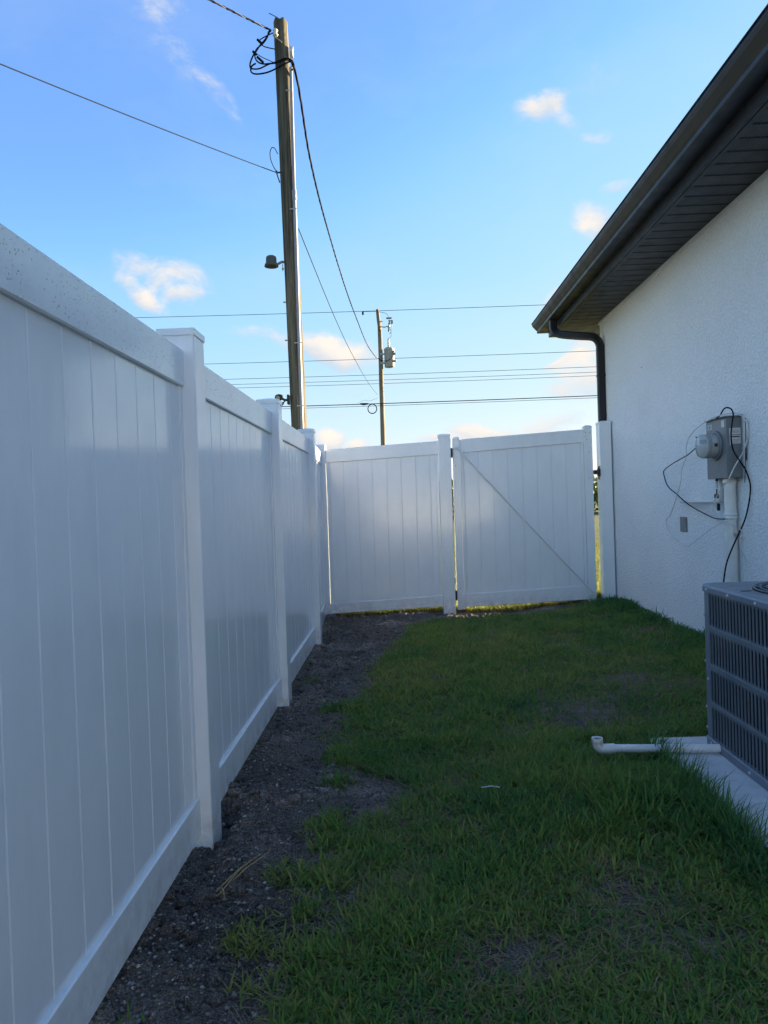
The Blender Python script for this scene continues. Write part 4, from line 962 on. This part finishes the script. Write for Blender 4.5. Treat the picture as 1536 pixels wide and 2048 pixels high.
MB().lathe([(.0,-.07),(.035,-.06),(.055,.0),(.062,.05),(.055,.055),(.0,.045)], (-1.955,PY-.14,3.055), (-.35,-.85,-.35), 16).build('head', M['black'], flood)
MB().lathe([(.042,.052),(.0,.056)], (-1.955,PY-.14,3.055), (-.35,-.85,-.35), 16).build('lens', mat('lamp_lens',(.35,.33,.28),.2)[0], flood)
MB().tube([(-1.93,PY-.10,3.04),(-1.87,PY-.08,3.01),(-1.80,PY-.05,3.03)], .022, 7).box(-1.835,-1.80,PY-.12,PY,2.94,3.10,.004).build('bracket', M['black'], flood)
MB().tube([(-1.90,PY-.12,2.96),(-1.945,PY-.15,2.91)], [.022,.030], 8).tube([(-1.87,PY-.1,3.0),(-1.90,PY-.12,2.96)],.012,6).build('sensor', M['black'], flood)

LOOPS = {
'A': [(-1.87,11.83,9.10),(-1.909,11.83,9.098),(-1.931,11.83,9.022),(-2.003,11.83,8.919),(-2.104,11.83,8.838),(-2.155,11.83,8.763),(-2.208,11.83,8.669),(-2.241,11.83,8.565),(-2.214,11.83,8.505),(-2.087,11.83,8.499),(-1.938,11.83,8.56),(-1.78,11.84,8.61),(-1.662,11.84,8.652),(-1.574,11.86,8.648),(-1.527,11.90,8.607),(-1.52,11.9,8.539),(-1.555,11.9,8.49)],
'B': [(-1.90,11.84,9.09),(-1.967,11.8,8.956),(-2.068,11.8,8.846),(-2.141,11.8,8.734),(-2.143,11.8,8.657),(-2.097,11.8,8.587),(-2.011,11.8,8.554),(-1.914,11.8,8.555),(-1.796,11.82,8.573),(-1.66,11.83,8.62),(-1.55,11.88,8.63)],
'C': [(-2.139,11.81,8.576),(-2.209,11.81,8.532),(-2.226,11.81,8.455),(-2.184,11.81,8.41),(-2.087,11.81,8.4),(-1.94,11.81,8.422),(-1.801,11.82,8.483),(-1.662,11.84,8.563),(-1.563,11.87,8.611),(-1.545,11.92,8.55)],
'D': [(-1.80,11.85,9.10),(-1.85,11.85,9.084),(-1.924,11.85,9.054),(-2.023,11.85,9.01),(-2.079,11.85,8.965),(-2.056,11.85,8.92),(-1.98,11.85,8.864),(-1.815,11.87,8.831)],
'E': [(-2.14,11.80,8.74),(-2.02,11.80,8.66),(-1.9,11.80,8.60),(-1.80,11.85,8.57)],
}
lb = MB()
for k_, r_ in (('A',.013),('B',.012),('C',.013),('D',.009),('E',.006)): lb.tube(smooth_path(LOOPS[k_], 5), r_, 6)
for p_ in ((-2.068,11.8,8.93),(-2.15,11.8,8.74),(-2.08,11.79,8.64),(-2.04,11.79,8.60)): lb.tube([Vector(p_)+Vector((-.03,0,.03)), Vector(p_)+Vector((.03,0,-.03))], .020, 6)
tag(lb.build('cable_loops', M['black_cable']), 'tangle of black cable loops hanging at the top of the near pole', 'cables')
hoop = MB().tube(smooth_path([(-1.84,11.86,6.79),(-1.90,11.86,6.86),(-1.955,11.86,7.0),(-1.965,11.86,7.12),(-1.935,11.86,7.20),(-1.885,11.86,7.19),(-1.84,11.87,7.10)],5), .007, 5).tube([(-1.88,11.86,6.82),(-1.82,11.86,6.62)],.010,5)
tag(hoop.build('cable_hoop', M['far_cable']), 'thin cable hoop on the left side of the near pole', 'cable')
# twisted drop from the pole top towards the upper left
def twisted(pts, r_, off, turns, mat_list, name, label, cat):
    root = empty(name, pts[0], label, cat); pts = [Vector(p) for p in pts]
    for j, (m_, nm) in enumerate(mat_list):
        out = []; acc = 0
        for i, p in enumerate(pts):
            if i: acc += (pts[i]-pts[i-1]).length
            t = (pts[min(i+1,len(pts)-1)]-pts[max(i-1,0)]).normalized(); a = Vector((0,0,1)).cross(t).normalized(); b = t.cross(a)
            th = acc*turns*2*math.pi+j*2*math.pi/len(mat_list); out.append(p+(a*math.cos(th)+b*math.sin(th))*off)
        MB().tube(out, r_, 5).build(nm, m_, root)
P0 = Vector((-1.872,11.85,9.13)); P1 = Vector((-2.59,11.0,9.07))
dirv = (P1-P0); E_ = P0+dirv*9.5
twisted(sag(P0, E_, .10, 110), .0085, .010, 2.6, [(M['black_cable'],'black_strand'),(M['alu_wire'],'bare_strand'),(M['far_cable'],'grey_strand')], 'twisted_service_drop', 'twisted black and bare wires leaving the near pole top towards the upper left', 'power line')
P0 = Vector((-1.86,11.90,6.80)); P1 = Vector((-4.61,7.85,6.50)); E_ = P0+(P1-P0)*2.2
tag(MB().tube(sag(P0, E_, .10, 30), .0075, 5).tube([P0, P0+Vector((.06,0,.01))], .014, 5).build('guy_cable', M['far_cable']), 'single thin line running from mid pole to the left edge of the sky', 'cable')
pts = smooth_path([(-1.555,11.9,8.66),(-1.50,12.05,8.45),(-1.49,12.5,8.25),(-1.517,13.83,7.95),(-1.48,16.07,7.67),(-1.40,20.8,7.60),(-1.31,25.6,7.80),(-1.21,31.6,8.25),(-1.05,39.86,9.34)], 14)
twisted(pts, .012, .010, 1.1, [(M['black_cable'],'black_strand'),(M['black_cable'],'black_strand'),(M['black_cable'],'black_strand')], 'service_cable', 'thick black twisted cable sagging from the near pole top to the far transformer', 'power line')
pts = smooth_path([(-1.56,12.06,5.92),(-1.46,17.2,5.84),(-1.365,22.5,5.98),(-1.22,31,6.5),(-1.06,39.86,7.29)], 8)
tag(MB().tube(pts, .0085, 5).build('phone_line', M['far_cable']), 'thin line sloping from the near pole down to the far pole', 'cable')

# ------------------------------------------------------------ far pole with transformer
QX, QY = -.90, 40.0
pole2 = empty('utility_pole', (QX, QY, 0), 'distant slim utility pole carrying the grey transformer', 'utility pole')
def shaft(x, y, h, r0, r1, n=16, lv=24, tilt=0):
    vs = []
    for i in range(lv+1):
        z = -.3+(h+.3)*i/lv; rr = r0+(r1-r0)*i/lv
        for k in range(n):
            th = 2*math.pi*k/n; vs.append((x+rr*(1+.03*math.sin(3*th+i))*math.cos(th)-tilt*z, y+rr*math.sin(th), z))
    fs = [(i*n+k,i*n+(k+1)%n,(i+1)*n+(k+1)%n,(i+1)*n+k) for i in range(lv) for k in range(n)]
    mb = MB().poly(vs, fs, True); mb.poly(vs[-n:], [tuple(range(n))]); return mb
shaft(QX+.05, QY, 11.35, .150, .115, tilt=-.004).build('shaft', M['pole_far'], pole2)
tp = MB().tube([(-.82,QY-.12,10.9),(-.86,QY-.12,11.5),(-.90,QY-.10,12.05)], [.08,.10,.09], 8); tp.build('top_extension', M['pole_far'], pole2)
MB().tube([(-.86,QY-.1,11.12),(-.55,QY-.1,11.05),(-.30,QY-.1,11.10)], .03, 6).tube([(-.80,QY-.1,11.40),(-.62,QY-.1,11.36)],.03,6).build('arm', M['steel'], pole2)
cut = empty('fuse_cutout', (-.27, QY-.1, 11.1), 'small fuse cutout with porcelain body beside the far pole top', 'fuse')
MB().lathe([(.0,.30),(.09,.27),(.05,.22),(.05,.12),(.085,.10),(.05,.06),(.05,-.10),(.085,-.14),(.05,-.18),(.05,-.35),(.0,-.38)], (-.27,QY-.1,11.15), (.12,0,1), 10).build('porcelain_body', M['trafo'], cut)
MB().box(-.42,-.12,QY-.14,QY-.06,11.50,11.58).box(-.16,-.06,QY-.14,QY-.06,11.22,11.42).tube([(-.11,QY-.1,11.35),(-.18,QY-.1,10.75),(-.26,QY-.1,10.68)],.022,5).build('fuse_holder', M['meter_grey'], cut)
tf = empty('transformer', (-.32, QY-.1, 9.2), 'grey cylindrical transformer can mounted on the far pole', 'transformer')
MB().lathe([(.0,0),(.27,0),(.285,.03),(.285,.95),(.30,.97),(.30,1.02),(.20,1.10),(.0,1.13)], (-.32,QY-.1,8.80), (0,0,1), 20).build('tank', M['trafo'], tf)
MB().lathe([(.06,0),(.07,.05),(.045,.08),(.07,.14),(.045,.18),(.07,.24),(.045,.28),(.06,.34),(.04,.50),(.0,.52)], (-.34,QY-.1,9.90), (0,0,1), 10).build('bushing', M['steel'], tf)
for z in (9.05, 9.55): MB().box(-.85,-.55,QY-.16,QY-.04,z-.05,z+.05,.01).build('mounting_bracket', M['steel'], tf)
for x_, z_ in ((-.02,9.50),(-.02,9.10),(-.10,9.62)): MB().lathe([(.0,.16),(.06,.14),(.07,.0),(.05,-.02)], (x_-.06,QY-.28,z_), (.8,-.6,.0), 8).build('low_voltage_bushing', M['meter_grey'], tf)
MB().tube(smooth_path([(-.95,QY-.2,9.3),(-.7,QY-.4,9.12),(-.4,QY-.45,9.12),(-.15,QY-.42,9.3),(-.06,QY-.35,9.5)],4), .022, 5).build('secondary_lead', M['black_cable'], tf)
MB().tube(smooth_path([(-.34,QY-.1,10.42),(-.20,QY-.1,10.5),(-.18,QY-.1,10.8),(-.24,QY-.1,10.95)],4), .012, 4).build('primary_lead', M['far_cable'], tf)
tag(MB().tube(smooth_path([(-.28,QY-.1,11.55),(-.40,QY-.1,11.80),(-.85,QY-.1,11.92),(-1.3,QY-.1,11.95),(-1.75,QY-.05,11.98)],4), .012, 4).lathe([(.0,-.12),(.05,-.10),(.06,.06),(.0,.08)], (-1.72,QY-.05,11.90), (0,0,1), 8).build('jumper_wire', M['far_cable']), 'thin jumper wire and small clamp at the far pole top', 'wire')
# line wires along x
LINES = [(12.00,QY,.014,'highest single power line crossing behind both poles'),(9.31,QY-.02,.013,'single wire crossing at the height of the transformer'),
 (8.42,QY+2,.013,'upper wire of the three closely spaced lines'),(8.12,QY+2,.012,'middle wire of the three closely spaced lines'),(7.92,QY+2,.012,'lowest wire of the three closely spaced lines'),
 (6.80,QY-.15,.024,'thick low communication cable crossing behind the near pole'),(6.68,QY-.18,.012,'thin wire just under the thick low communication cable')]
for z, y, r_, lab in LINES:
    k = (y-0)/40.0; z = 1.235+(z-1.235)*k
    pts = []
    for s_ in range(81):
        x = -80+160*s_/80; pts.append((x, y+(x+.9)*.004, z-.0055*x*(z/10) + .0009*((x+.9)**2)*(.35)))
    tag(MB().tube(pts, r_, 5).build('power_line', M['far_cable']), lab, 'power line', 'wires crossing behind the poles')
co = MB(); co.tube([(-1.37+.245*math.cos(2*math.pi*k/28), QY-.2, 6.50+.26*math.sin(2*math.pi*k/28)) for k in range(29)], .028, 5, False)
co.tube([(-2.05,QY-.2,6.80),(-1.85,QY-.2,6.78),(-1.58,QY-.2,6.79)], [.04,.065,.04], 6).tube(smooth_path([(-2.2,QY-.2,6.82),(-1.8,QY-.2,7.0),(-1.5,QY-.2,6.95),(-1.05,QY-.2,7.1)],4), .008, 4)
tag(co.build('coiled_cable', M['black_cable']), 'round coil of black cable hanging left of the far pole', 'cable coil')

# ------------------------------------------------------------ far tree belt (seen only through the gate's gaps)
def treebelt():
    n = 26000
    x = -60+130*rng.random(n); d = 2.0*rng.standard_normal(n); h = 2.3+1.0*(fbm(x,x*0,.25,3,401)-.5)*2+.6*(fbm(x,x*0,1.2,2,409)-.5)
    z = h*rng.random(n)**.7; y = 46+d*.6
    s = .12+.16*rng.random(n)
    a = rng.standard_normal((n,3)); a /= np.linalg.norm(a,axis=1)[:,None]; b = np.cross(a, rng.standard_normal((n,3))); b /= np.linalg.norm(b,axis=1)[:,None]; c = np.stack([x,y,z],1)
    V = np.stack([c-a*s[:,None], c+b*s[:,None]*.5, c+a*s[:,None], c-b*s[:,None]*.5],1).reshape(-1,3)
    me = bpy.data.meshes.new('tree_belt'); me.vertices.add(len(V)); me.vertices.foreach_set('co', V.astype(np.float32).ravel())
    me.loops.add(4*n); me.loops.foreach_set('vertex_index', np.arange(4*n,dtype=np.int32)); me.polygons.add(n); me.polygons.foreach_set('loop_start', np.arange(0,4*n,4,dtype=np.int32)); me.update(calc_edges=True)
    at_ = me.attributes.new('tint','FLOAT','POINT'); at_.data.foreach_set('value', np.repeat(rng.random(n),4).astype(np.float32)); me.materials.append(M['leaf'])
    tag(link('tree_belt', me), 'low dark belt of far bushes glimpsed through the gaps beside the gate', 'bushes', kind='stuff')
treebelt()
